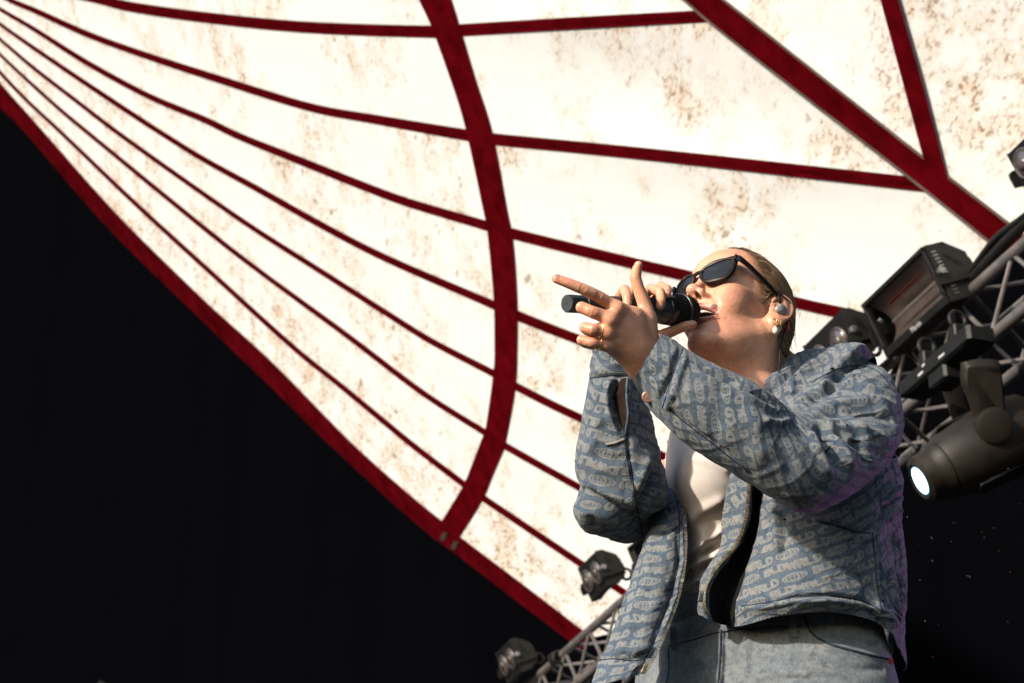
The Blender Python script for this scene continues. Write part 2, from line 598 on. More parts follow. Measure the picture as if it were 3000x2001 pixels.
# two grey patches where the cross band meets the hem
for (u, v) in ((1300, 1572), (1332, 1598)):
    e = np.array([(u - 12, v + 9), (u - 2, v - 13), (u + 11, v - 10), (u + 1, v + 13)], float)
    Geo().prism(CP(e[:, 0], e[:, 1], .030), CP(u, v, .022) - CP(u, v, .030)).build('hem_patch', M_PATCH, canopy)


def cut(line, x0, x1):
    """part of a dense polyline between fractions"""
    c = catmull([p[:2] for p in line], 200)
    return c[int(x0 * 199):int(x1 * 199) + 1]


def upto(line, u, before=True):
    c = catmull([p[:2] for p in line], 300)
    return c[c[:, 0] <= u] if before else c[c[:, 0] >= u]


def linear(p, n):
    p = np.asarray(p, float)
    s = np.concatenate(([0], np.cumsum(np.linalg.norm(np.diff(p, axis=0), axis=1))))
    k = np.linspace(0, s[-1], n)
    return np.stack((np.interp(k, s, p[:, 0]), np.interp(k, s, p[:, 1])), 1)


def panel(a, b, nu=110, nv=22):
    a, b = linear(a, nu), linear(b, nu)
    t = np.linspace(0, 1, nv)[:, None, None]
    g_ = a[None] * (1 - t) + b[None] * t
    L = np.linalg.norm(a - b, axis=1).mean()
    sag = -.00008 * L * np.sin(math.pi * t[..., 0]) * np.sin(np.linspace(0, math.pi, nu))[None]
    v = CP(g_[..., 0], g_[..., 1], sag).reshape(-1, 3)
    i, j = np.meshgrid(np.arange(nv - 1), np.arange(nu - 1), indexing='ij')
    k = (i * nu + j).ravel()
    q = np.stack((k, k + 1, k + nu + 1, k + nu), 1)
    # grime gathers under the seams and towards the hem and the far right
    lo_px = g_[..., 1] - g_[0][None][..., 1]
    up_px = np.abs(g_[-1][None][..., 1] - g_[..., 1])
    soil = .75 * np.exp(-np.abs(lo_px) / 26.) + .35 * np.exp(-up_px / 16.)
    soil = soil * (.35 + .65 * np.clip(fbm(g_ / 170., 2, 77) + .45, 0, 1))
    soil += .38 * np.clip((g_[..., 1] - .85 * g_[..., 0] - 150) / 150, 0, 1) + .45 * np.clip((g_[..., 0] - 2350) / 250, 0, 1) * np.clip((500 - g_[..., 1]) / 300, 0, 1)
    return link('membrane_panel', mesh_np('membrane_panel', v, q, M_MEMB, attrs={'soil': soil.ravel()}), canopy)


BAND_C = {1: 1300, 2: 1405, 3: 1458, 4: 1480, 5: 1480, 6: 1450, 7: 1390, 8: 1322}
TOP = [(-430, -200), (200, -420), (1060, -560)]
LINES = {**RIBS, 8: EDGE_U}
panel(np.array(TOP), upto(RIBS[1], BAND_C[1]))
for k in range(1, 8):
    panel(upto(LINES[k], BAND_C[k]), upto(LINES[k + 1], BAND_C[k + 1]))
panel(np.array([(1060, -560), (1200, -560), (1350, -560)]), np.vstack((upto(RIBS[1], 1300, False), [(2060, 48)])))
panel(upto(RIBS[1], 1300, False), np.vstack((upto(RIBS[2], 1405, False), [(2700, 545)])))
panel(np.vstack((upto(RIBS[2], 1405, False), [(2760, 585), (2985, 742)])), np.vstack((upto(RIBS[3], 1458, False)[:-30], [(2630, 960), (2690, 1000)])))
for k in range(3, 8):
    panel(upto(LINES[k], BAND_C[k], False), upto(LINES[k + 1], BAND_C[k + 1], False))
panel(np.array([(1340, -560), (1900, -560), (2470, -560)]), np.array([(2050, 30), (2380, 270), (2730, 520)]))
panel(np.array([(2460, -560), (3000, -560), (3700, -560)]), np.array([(2730, 520), (2860, 620), (3020, 720), (3700, 140)]))

# ---------------------------------------------------------------- lighting truss
TR_A, TR_B = P(3000, 715, 7.3), P(1565, 1990, 12.0)
t_ = TR_B - TR_A
t_[2] = 0.0
TLEN = np.linalg.norm(t_)
TT = t_ / TLEN                                   # runs away from the viewer
TN = np.cross(TT, (0, 0, 1.0))                   # horizontal, to the right
TZ = np.array((0, 0, 1.0))
TS = 0.245
truss = thing('lighting_truss', 'long silver box truss running back under the tent roof', 'truss', tuple(TR_A))


def tp(k, n=0., z=0.):
    """point on the truss: k metres from the right frame edge, n to the right of and z above the upper left tube"""
    return TR_A + TT * k + TN * n + TZ * z


for n, z in ((0, 0), (0, -TS), (TS, 0), (TS, -TS)):
    Geo().tube([tp(-1.2, n, z), tp(TLEN + 1.6, n, z)], .024, 16).build('chord_tube', M_ALU, truss, smooth=True, angle=40)
faces_ = [((0, 0), (0, -TS)), ((0, -TS), (TS, -TS)), ((TS, -TS), (TS, 0)), ((TS, 0), (0, 0))]
STEP = .205
for fi, (p0, p1) in enumerate(faces_):
    for up in (0, 1):
        me = None
        k = -1.15 + STEP * up + (.10 if fi % 2 else 0)
        while k < TLEN + 1.3:
            a, b = (p0, p1) if up == 0 else (p1, p0)
            if me is None:
                q0 = tp(k, *a)
                gg = Geo().tube([tp(k, *a) - q0, tp(k + STEP, *b) - q0], .0095, 8)
                ob = gg.build('brace_tube', M_ALU, truss, smooth=True, angle=40)
                me = ob.data
            else:
                ob = link('brace_tube', me, truss)
            ob.matrix_parent_inverse = Matrix.Identity(4)
            ob.location = Vector(tp(k, *a)) - truss.location
            k += 2 * STEP
# coupler sleeve joining two truss lengths
for k in (1.35, 3.9, 6.0):
    for n, z in ((0, 0), (0, -TS), (TS, -TS)):
        Geo().tube([tp(k - .05, n, z), tp(k + .05, n, z)], .029, 14).build('coupler', M_STEEL, truss, smooth=True, angle=40)

# black cable loom lying along the top of the truss
c = []
for k in np.linspace(-.9, .78, 26):
    c.append(tp(k, -.012 + .012 * math.sin(k * 5), .052 + .012 * math.sin(k * 7 + 1) - max(0, k - .55) * .18))
g = Geo().tube(c, .022, 10)
c2 = [p + TZ * (.025 + .012 * math.sin(i * .9)) - TN * .015 for i, p in enumerate(c[:21])]
g.tube(c2, .014, 8)
o = g.build('cable_loom', M_BLACK, smooth=True)
tag(o, 'thick black cable loom lying along the top of the silver truss', 'cable')


# ---------------------------------------------------------------- lamps on the truss
def axes(phi):
    X = -TT                                          # towards the viewer along the truss
    H = -math.cos(phi) * TZ + math.sin(phi) * TN     # down the lamp's face
    N = -(math.cos(phi) * TN + math.sin(phi) * TZ)   # out of the face, towards the left and the floor
    return X, -H, N


def clamp(root, c, X, Y, N, reach, w):
    """U bracket from both ends of a lamp back to the truss tube, with a hook clamp"""
    for s in (-1, 1):
        e = c + X * s * (w + .014)
        g = Geo()
        g.box(e - N * reach * .5 - Y * .03, X * .004, Y * .022, N * (reach * .5 + .03), .0)
        g.build('bracket_arm', M_OLIVE, root)
        Geo().lathe(e + X * s * .006, X * s, [(-.004, .001), (-.004, .016), (.012, .016), (.014, .010), (.014, .001)], 14).build('knob', M_STEEL if s > 0 else M_BLACK, root)
    g = Geo()
    g.box(c - N * (reach + .03) - Y * .03, X * (w + .018), Y * .022, N * .004)
    g.build('bracket_bar', M_OLIVE, root)
    q = c - N * (reach + .055) - Y * .03
    g = Geo()
    g.box(q, X * .022, Y * .03, N * .03, .006)
    g.torus(q - N * .05 - Y * .01, X, .032, .009, 16, 6)
    g.build('hook_clamp', M_BLACK, root, smooth=False)


def end_plate(g, c, X, Y, N, w, h, d, th):
    """hexagonal end cheek of a lamp"""
    ol = [(-h, 0), (h, 0), (h * .96, -d * .35), (h * .55, -d * .85), (h * .2, -d), (-h * .6, -d), (-h, -d * .5)]
    pts = [c + X * w + Y * a + N * b for a, b in ol]
    g.prism(pts, X * th)


def strobe_lamp(c, phi, label, w=.250, h=.122, d=.17, lettering=True, group=None):
    X, Y, N = axes(phi)
    root = thing('strobe_light', label, 'stage light', tuple(c), group)
    g = Geo()
    ol = [(-h, -.09), (h, -.09), (h * .5, -d), (-h * .5, -d)]
    g.prism([c - X * w + Y * a + N * b for a, b in ol], X * 2 * w)
    for s in (1, -1):
        g.box(c + Y * s * (h - .002) - N * .045, X * w, Y * .003, N * .045)
    g.build('housing', M_BLACK, root)
    for s in (1, -1):
        g = Geo()
        end_plate(g, c, X * s, Y, N, w, h, d, .008)
        pl = g.build('end_cheek', M_OLIVE, root)
        g = Geo()
        for k in range(13):
            q = c + X * s * (w + .009) + Y * (h * .72 - k * h * .125) - N * (.022 + .0012 * k)
            g.box(q, X * .0015, Y * .0026, N * .011)
        g.build('vent_slot', M_STEEL if s > 0 else M_BLACK, pl)
        g = Geo()
        for k in range(6):
            for r in range(2):
                q = c + X * s * (w + .009) + Y * (h * (.55 - .26 * r) - k * h * .035) - N * (.065 + r * .03 + .003 * k)
                g.box(q, X * .0012, Y * .0018, N * .011)
        g.build('vent_slot', M_BLACK, pl)
    fr = .017
    for (a0, a1, b0, b1) in ((-w, w, h - fr, h), (-w, w, -h, -h + fr * 1.9), (-w, -w + fr, -h + fr * 1.9, h - fr), (w - fr, w, -h + fr * 1.9, h - fr)):
        g = Geo()
        g.box(c + X * (a0 + a1) / 2 + Y * (b0 + b1) / 2 + N * .006, X * (a1 - a0) / 2, Y * (b1 - b0) / 2, N * .010, .003)
        g.build('front_frame', M_BLACK, root)
    # reflector trough, lamp tube and front glass
    g = Geo()
    a = np.linspace(-1, 1, 17)
    rows = [np.array([c + X * sx * (w - fr) + Y * (.017 * .45 + t * (h - fr * 1.45)) - N * (.010 + .075 * (1 - t * t)) for t in a]) for sx in (-1, 1)]
    v = np.concatenate(rows)
    g.add(v, [(i, i + 1, 17 + i + 1, 17 + i) for i in range(16)])
    g.build('reflector', M_TROUGH, root, smooth=True)
    Geo().tube([c + X * (w - .03) - N * .022 - Y * .012, c - X * (w - .1) - N * .022 - Y * .012], .0075, 12).build('xenon_tube', M_XEN, root, smooth=True, angle=40)
    Geo().tube([c + X * (w - .12) - N * .03 + Y * .058, c - X * (w - .12) - N * .03 + Y * .058], .006, 10).build('cable_rod', M_REDGLOSS, root, smooth=True, angle=40)
    g = Geo()
    q0, xx, yy = c + Y * .008 + N * .001, X * (w - fr + .002), Y * (h - fr * 1.45)
    g.add([q0 - xx - yy, q0 + xx - yy, q0 + xx + yy, q0 - xx + yy], [(0, 1, 2, 3)])
    g.build('front_glass', M_GLASS, root)
    if lettering:
        fc = bpy.data.curves.new('maker_lettering', 'FONT')
        fc.body = 'Martin'
        fc.size = .030
        fc.align_x = 'CENTER'
        fc.align_y = 'CENTER'
        fc.extrude = .0006
        dg = bpy.data.objects.new('tmp', fc)
        COL.objects.link(dg)
        bpy.context.view_layer.update()
        me = bpy.data.meshes.new_from_object(dg.evaluated_get(bpy.context.evaluated_depsgraph_get()))
        bpy.data.objects.remove(dg)
        M = Matrix(np.c_[X, Y, N].tolist()).to_4x4()
        M.translation = Vector(c - Y * (h - .016) + N * .0168 + X * .01)
        me.transform(M)
        me.materials.clear()
        me.materials.append(M_WHITEPRINT)
        link('maker_lettering', me, root)
    clamp(root, c, X, Y, N, .12, w)
    return root


def blinder_lamp(c, phi, label, w=.125, h=.070, d=.12, lens_r=.052, group='two lamp blinders on the truss'):
    X, Y, N = axes(phi)
    root = thing('blinder_light', label, 'stage light', tuple(c), group)
    g = Geo()
    ol = [(-h, 0), (h, 0), (h, -d * .3), (h * .5, -d), (-h * .5, -d), (-h, -d * .4)]
    g.prism([c - X * w + Y * a + N * b for a, b in ol], X * 2 * w)
    g.build('housing', M_BLACK, root)
    for s in (1, -1):
        g = Geo()
        end_plate(g, c, X * s, Y, N, w, h * 1.05, d * 1.05, .006)
        pl = g.build('end_cheek', M_OLIVE, root)
        g = Geo()
        for k in range(6):
            g.box(c + X * s * (w + .007) + Y * (h * .5 - k * h * .14) - N * (.05 + .004 * k), X * .0012, Y * .002, N * .012)
        g.build('vent_slot', M_BLACK, pl)
    for s in (-1, 1):
        q = c + X * s * w * .5
        Geo().torus(q + N * .006, N, lens_r, .008, 28, 8).build('lens_ring', M_BULB, root, smooth=True)
        g = Geo()
        g.lathe(q, N, [(.002, lens_r), (.010, lens_r * .97), (.017, lens_r * .75), (.020, lens_r * .4), (.0205, .001)], 28, cap=False)
        ln = g.build('lens', M_LENS, root, smooth=True)
        Geo().lathe(q, N, [(.0195, lens_r * .45), (.024, lens_r * .42), (.026, lens_r * .2), (.026, .001)], 20, cap=False).build('bulb_cap', M_BULB, ln, smooth=True)
    clamp(root, c, X, Y, N, .09, w)
    return root


M_XEN = simple('frosted_tube', (.75, .73, .78), .3, 0, .1, 20)
M_TROUGH = simple('satin_reflector', (.46, .40, .40), .45, .0, .25, 9)
M_REDGLOSS = simple('red_gloss', (.25, .02, .014), .3, 0, .2, 20)
m, t, b = new_mat('lamp_glass')
t.nodes.remove(b)
gl_ = nd(t, 'ShaderNodeBsdfGlossy')
gl_.inputs['Roughness'].default_value = .12
tp_ = nd(t, 'ShaderNodeBsdfTransparent')
tp_.inputs['Color'].default_value = (.86, .84, .84, 1)
fz = nd(t, 'ShaderNodeFresnel')
fz.inputs['IOR'].default_value = 1.45
nz = nd(t, 'ShaderNodeTexNoise', Scale=40.0, Detail=4.0)
tcg = nd(t, 'ShaderNodeTexCoord')
t.links.new(tcg.outputs['Object'], nz.inputs['Vector'])
ad = nd(t, 'ShaderNodeMath', operation='MULTIPLY_ADD')
ad.inputs[1].default_value = .06
t.links.new(nz.outputs['Fac'], ad.inputs[0])
t.links.new(fz.outputs[0], ad.inputs[2])
ms_ = nd(t, 'ShaderNodeMixShader')
t.links.new(ad.outputs[0], ms_.inputs[0])
t.links.new(tp_.outputs[0], ms_.inputs[1])
t.links.new(gl_.outputs[0], ms_.inputs[2])
t.links.new(ms_.outputs[0], t.nodes['Material Output'].inputs['Surface'])
M_GLASS = m
PHI = math.radians(23)
strobe_lamp(P(2655, 888, 7.80), PHI, 'large black strobe light with a glass front, right of the shoulder')
blinder_lamp(P(2436, 1026, 8.2), PHI, 'black two lamp blinder half hidden behind the shoulder, beside the large strobe', w=.17, h=.10, lens_r=.055)
blinder_lamp(P(3035, 452, 7.0), PHI, 'black two lamp blinder at the upper right edge of the picture', h=.075)
blinder_lamp(P(1738, 1690, 11.0), PHI, 'black two lamp blinder against the white tent roof left of the jacket', w=.135, h=.10, lens_r=.058)
blinder_lamp(P(1490, 1940, 12.0), PHI, 'black two lamp blinder in the dark below the end of the red hem', w=.135, h=.10, lens_r=.058)
strobe_lamp(P(1890, 1630, 10.6), PHI, 'dark stage light seen from its end just left of the jacket hem', w=.13, h=.10, lettering=False)
blinder_lamp(P(262, 2052, 12.0), math.radians(-20), 'dim blinder whose top edge just shows at the bottom left of the dark drape', w=.14, h=.09)

# clamp hanging in the dark beside the lower end of the truss
cc = P(1625, 1925, 11.6)
root = thing('pipe_clamp', 'small black pipe clamp beside the far end of the truss', 'clamp', tuple(cc))
X, Y, N = axes(PHI)
Geo().box(cc, X * .05, Y * .025, N * .03, .008).build('clamp_body', M_OLIVE, root)
Geo().torus(cc + X * .05 - Y * .02, X, .034, .010, 18, 6).build('clamp_jaw', M_BLACK, root, smooth=True)
Geo().tube([cc - X * .05, cc - X * .1 - Y * .03], .008, 8).build('clamp_bolt', M_STEEL, root)

# ---------------------------------------------------------------- moving head
mh = thing('moving_head_light', 'dark moving head spotlight with a lit white lens, hanging from the truss', 'stage light', tuple(P(2830, 1180, 7.1)))
lens_c = P(2703, 1405, 6.75)
ax_img = np.array((.91, .41)) / np.hypot(.91, .41)
AX = to_world(np.array((ax_img[0] * .97, ax_img[1] * .97, -.22))) - CAM_T       # from the lens back into the head
AX /= np.linalg.norm(AX)
SIDE = np.cross(AX, to_world(np.array((0, 0, 1.))) - CAM_T)
SIDE /= np.linalg.norm(SIDE)
g = Geo().lathe(lens_c, AX, [(-.010, .050), (-.016, .064), (-.004, .082), (.03, .088), (.045, .090), (.055, .098), (.075, .104), (.085, .100)], 40, cap=False)
g.build('lens_ring', M_DARKPL, mh, smooth=True, angle=35)
g = Geo().lathe(lens_c, AX, [(.078, .100), (.10, .112), (.20, .128), (.30, .138), (.36, .138), (.43, .125), (.47, .09), (.475, .001)], 32, cap=False, sx=1.0)
g.build('head_shell', M_DARKPL, mh, smooth=True, angle=35)
for a in (.9, 2.4, 4.3):
    r = np.cross(SIDE, AX) * math.cos(a) + SIDE * math.sin(a)
    Geo().box(lens_c + AX * .24 + r * .132, AX * .10, np.cross(r, AX) * .03, r * .006, .004).build('shell_rib', M_BLACK, mh)
Geo().lathe(lens_c, AX, [(-.0105, .001), (-.0115, .025), (-.0105, .047)], 40, cap=False).build('lens', emit_mat('lit_lens', (.72, .93, 1.0), 3.0), mh, smooth=True)
Geo().torus(lens_c - AX * .008, AX, .049, .003, 40, 6).build('lens_rim', emit_mat('lit_rim', (.05, .45, .9), .5), mh, smooth=True)
# yoke: two arms and the base box under the truss
U1, V1 = to_world(np.array((1., 0, 0))) - CAM_T, to_world(np.array((0, 1., 0))) - CAM_T
W1 = np.cross(U1, V1)


def yoke(outline, d0, th, bev):
    o_ = np.array([P(u, v, d0) for u, v in outline])
    c_ = o_.mean(0)
    g = Geo()
    n = len(o_)
    rings = [c_ + (o_ - c_) * bev + W1 * th, o_ + W1 * th * .55, o_ - W1 * th * .55, c_ + (o_ - c_) * bev - W1 * th]
    v = np.concatenate(rings)
    q = [(i * n + j, i * n + (j + 1) % n, (i + 1) * n + (j + 1) % n, (i + 1) * n + j) for i in range(3) for j in range(n)]
    tt = []
    for j in range(1, n - 1):
        tt += [(0, j + 1, j), (3 * n, 3 * n + j, 3 * n + j + 1)]
    return g.add(v, q, tt)


arm = [(2818, 1062), (2870, 1052), (2925, 1061), (2934, 1120), (2944, 1235), (2936, 1262), (2912, 1281), (2888, 1274), (2866, 1252), (2850, 1205), (2836, 1165), (2818, 1122)]
yoke([tuple(x) for x in catmull(np.array(arm + arm[:1], float), 40)[:-1]], 6.72, .032, .84).build('yoke_arm', M_DARKPL, mh, smooth=True, angle=50)
yoke([tuple(x + np.array((-72, -18))) for x in catmull(np.array(arm + arm[:1], float), 40)[:-1]], 7.28, .032, .84).build('yoke_arm', M_DARKPL, mh, smooth=True, angle=50)
Geo().lathe(P(2908, 1245, 6.70), W1, [(-.02, .062), (.036, .060), (.040, .050), (.040, .001)], 28, cap=False).build('tilt_hub', M_DARKPL, mh, smooth=True, angle=35)
bx = P(2770, 1066, 7.0)
Geo().box(bx, -TT * .25, TN * .055, TZ * .034, .012).build('base_box', M_BLACK, mh)
Geo().box(bx - TZ * .055, -TT * .06, TN * .045, TZ * .03, .01).build('yoke_plate', M_BLACK, mh)
for k, s in ((-.08, .018), (-.055, .010), (.07, .020)):
    Geo().box(bx - TT * k - TN * .0562 - TZ * (.010 if s > .012 else -.012), -TT * s, TZ * .0045, TN * .0006).build('printed_mark', M_WHITEPRINT, mh)
for k in (-.11, .11):
    q = bx - TT * k + TZ * .065
    Geo().box(q, TT * .02, TN * .03, TZ * .03, .006).torus(q + TZ * .055, TT, .031, .009, 18, 6).build('hook_clamp', M_BLACK, mh)
sp = bpy.data.lights.new('moving_head_beam', 'SPOT')
sp.energy = 90
sp.color = (.75, .88, 1.0)
sp.spot_size = math.radians(40)
sp.spot_blend = .35
sp.shadow_soft_size = .06
so = bpy.data.objects.new('moving_head_beam', sp)
COL.objects.link(so)
so.location = lens_c - AX * .03
so.rotation_euler = Vector(AX).to_track_quat('Z', 'Y').to_euler()

# dust drifting in the beam
g = Geo()
g2 = Geo()
spk = [(2657, 1515, .8), (2730, 1575, 1.2), (2731, 1643, 1.), (2912, 1547, 1.), (2884, 1575, .8), (2834, 1687, .9), (2841, 1691, .6), (2695, 1700, .9), (2787, 1585, .6), (2689, 1595, .5), (2711, 1819, .6), (2953, 1373, 1.), (2905, 1400, .7), (2794, 1532, .5), (2704, 1683, .5), (2985, 1475, .6), (2940, 1387, .5), (2600, 1905, .4)]
for u, v, s in spk:
    d = random.uniform(5.0, 6.5)
    g.lathe(P(u, v, d), (0, 0, 1), [(-.0006 * s, .0001), (0, .0006 * s), (.0006 * s, .0001)], 6)
for u, v in ((2876, 1560), (2927, 1613), (2959, 1675), (2952, 1822), (2733, 1925), (2749, 1829)):
    g2.lathe(P(u, v, 5.0), (0, 0, 1), [(-.0010, .0001), (0, .0010), (.0010, .0001)], 6)
g.build('dust_motes', simple('dust', (.85, .88, .9), .5, 0, .05), kind='stuff')
g2.build('dust_motes', M_REDGLOSS, kind='stuff')

# side light on a stand in the wings: the violet light along her back comes from it
sl_c = to_world(np.array((2.6, -1.1, -4.6)))
aim = to_world(lc(2640, 1500, 3.1)) - sl_c
aim /= np.linalg.norm(aim)
root = thing('side_light', 'violet side light on a black stand in the wings', 'stage light', (sl_c[0], sl_c[1], 1.52))
Geo().tube([(sl_c[0], sl_c[1], 1.53), (sl_c[0], sl_c[1], sl_c[2] - .16)], .02, 14).build('stand', M_BLACK, root, smooth=True, angle=40)
Geo().lathe((sl_c[0], sl_c[1], 1.525), (0, 0, 1), [(0, .001), (0, .26), (.012, .26), (.02, .05), (.02, .001)], 28).build('base_plate', M_BLACK, root)
Geo().lathe(sl_c, aim, [(-.26, .001), (-.26, .07), (-.2, .10), (0, .11), (.01, .105), (.01, .09)], 28, cap=False).build('can', M_BLACK, root, smooth=True, angle=35)
Geo().lathe(sl_c, aim, [(.004, .001), (.006, .05), (.004, .09)], 28, cap=False).build('lens', emit_mat('violet_lens', (.6, .25, 1.0), 2.0), root, smooth=True)
Geo().torus(sl_c - aim * .08, np.cross(aim, (0, 0, 1.)), .15, .008, 24, 6).build('yoke', M_BLACK, root, smooth=True)
sp = bpy.data.lights.new('side_beam', 'SPOT')
sp.energy = 75
sp.color = (.75, .28, .80)
sp.spot_size = math.radians(27)
sp.spot_blend = .6
sp.shadow_soft_size = .09
so = bpy.data.objects.new('side_beam', sp)
COL.objects.link(so)
so.location = sl_c + aim * .02
so.rotation_euler = Vector(-aim).to_track_quat('Z', 'Y').to_euler()

# ================================================================ implicit surfaces
def smin(a, b, k):
    h = np.maximum(k - np.abs(a - b), 0) / k
    return np.minimum(a, b) - h * h * k * .25


def smax(a, b, k):
    return -smin(-a, -b, k)


def ell(p, c, r, rot=None):
    q = p - np.asarray(c, float)
    if rot is not None:
        q = q @ rot
    r = np.asarray(r, float)
    k0 = np.linalg.norm(q / r, axis=-1)
    k1 = np.linalg.norm(q / (r * r), axis=-1)
    return k0 * (k0 - 1) / np.maximum(k1, 1e-9)


def cone(p, a, b, ra, rb):
    """capsule whose radius runs from ra to rb"""
    a, b = np.asarray(a, float), np.asarray(b, float)
    ba = b - a
    t = np.clip(((p - a) @ ba) / (ba @ ba), 0, 1)
    return np.linalg.norm(p - a - t[..., None] * ba, axis=-1) - (ra + (rb - ra) * t)


def chain(p, pts, k=.006):
    """rounded tube through (point, radius) pairs"""
    d = None
    for (a, ra), (b, rb) in zip(pts[:-1], pts[1:]):
        e = cone(p, a, b, ra, rb)
        d = e if d is None else np.minimum(d, e)
    return d


def surface(fn, lo, hi, h, nb=8):
    """polygonise fn(points) = 0 inside the box lo..hi on an h grid (sparse surface nets)"""
    lo, hi = np.asarray(lo, float), np.asarray(hi, float)
    nblk = np.ceil((hi - lo) / (h * nb)).astype(int)
    gi = np.stack(np.meshgrid(*[np.arange(n) for n in nblk], indexing='ij'), -1).reshape(-1, 3)
    cen = lo + (gi + .5) * nb * h
    d = np.concatenate([fn(c) for c in np.array_split(cen, max(1, len(cen) // 60000))])
    act = gi[np.abs(d) < nb * h * 1.25]
    off = np.stack(np.meshgrid(*[np.arange(nb + 1)] * 3, indexing='ij'), -1)
    cells, verts, ekeys = [], [], []
    big = (nblk * nb + 2).astype(np.int64)

    def key(c):
        return (c[..., 0] * big[1] + c[..., 1]) * big[2] + c[..., 2]
    corner = np.array([(i, j, k) for i in (0, 1) for j in (0, 1) for k in (0, 1)])
    edges = [(a, b) for a in range(8) for b in range(a + 1, 8) if np.abs(corner[a] - corner[b]).sum() == 1]
    for blk in np.array_split(act, max(1, len(act) // 400)):
        if not len(blk):
            continue
        base = blk[:, None, None, None] * nb + off
        val = fn((lo + base * h).reshape(-1, 3)).reshape(base.shape[:-1])
        cv = np.stack([val[:, i:nb + i, j:nb + j, k:nb + k] for i, j, k in corner], -1)
        ins = cv < 0
        mix = ins.any(-1) & ~ins.all(-1)
        idx = np.argwhere(mix)
        if not len(idx):
            continue
        c = cv[mix]
        cell = blk[idx[:, 0]] * nb + idx[:, 1:]
        acc = np.zeros((len(c), 3))
        cnt = np.zeros(len(c))
        for a, b in edges:
            x = (c[:, a] < 0) != (c[:, b] < 0)
            t = np.where(x, c[:, a] / np.where(x, c[:, a] - c[:, b], 1), 0)
            acc += np.where(x[:, None], corner[a] + t[:, None] * (corner[b] - corner[a]), 0)
            cnt += x
        cells.append(key(cell.astype(np.int64)))
        verts.append(lo + (cell + acc / cnt[:, None]) * h)
        # grid edges leaving each cell's lowest corner
        for ax, ci in ((0, 4), (1, 2), (2, 1)):
            x = (c[:, 0] < 0) != (c[:, ci] < 0)
            if x.any():
                ekeys.append(np.c_[cell[x], np.full(x.sum(), ax), (c[x, 0] < 0)])
    ck = np.concatenate(cells)
    vs = np.concatenate(verts)
    order = np.argsort(ck)
    ck, vs = ck[order], vs[order]
    ek = np.concatenate(ekeys).astype(np.int64)
    quads = []
    for ax in range(3):
        e = ek[ek[:, 3] == ax]
        o1, o2 = [np.eye(3, dtype=np.int64)[(ax + s) % 3] for s in (1, 2)]
        qs = [e[:, :3] + z for z in (-o1 - o2, -o2, np.zeros(3, np.int64), -o1)]
        pos = [np.minimum(np.searchsorted(ck, key(q)), len(ck) - 1) for q in qs]
        ok = np.all([ck[p_] == key(q) for p_, q in zip(pos, qs)], axis=0)
        f = np.stack(pos, 1)
        f = np.where((e[:, 4] == 1)[:, None], f, f[:, ::-1])
        quads.append(f[ok])
    return vs, np.concatenate(quads)


def relax(v, q, n=2, lam=.5):
    e = np.concatenate([q[:, [i, (i + 1) % 4]] for i in range(4)])
    e = np.concatenate((e, e[:, ::-1]))
    deg = np.bincount(e[:, 0], minlength=len(v))[:, None]
    for _ in range(n):
        s = np.stack([np.bincount(e[:, 0], weights=v[e[:, 1], k], minlength=len(v)) for k in range(3)], 1)
        v = v + lam * (s / np.maximum(deg, 1) - v)
    return v


def biggest(v, q):
    """keep only the largest connected piece"""
    lab = np.arange(len(v))
    while True:
        m = lab[q].min(axis=1)
        new = lab.copy()
        for k in range(4):
            np.minimum.at(new, q[:, k], m)
        new = new[new]
        if (new == lab).all():
            break
        lab = new
    r = np.bincount(lab).argmax()
    keep = lab == r
    idx = np.cumsum(keep) - 1
    return v[keep], idx[q[keep[q[:, 0]]]]


# ================================================================ the singer: pose
# head frame: x out of the face, y to her left, z to the crown; origin between the ears
HO = np.array((.369, .027, -3.243))
HF, HL, HU = np.array((-.698, .559, .448)), np.array((.694, .374, .615)), np.array((.176, .740, -.649))
HM = np.stack((HF, HL, HU), 1)


def h2l(p):
    return np.asarray(p, float) @ HM.T + HO


def l2h(p):
    return (p - HO) @ HM


MM = .001


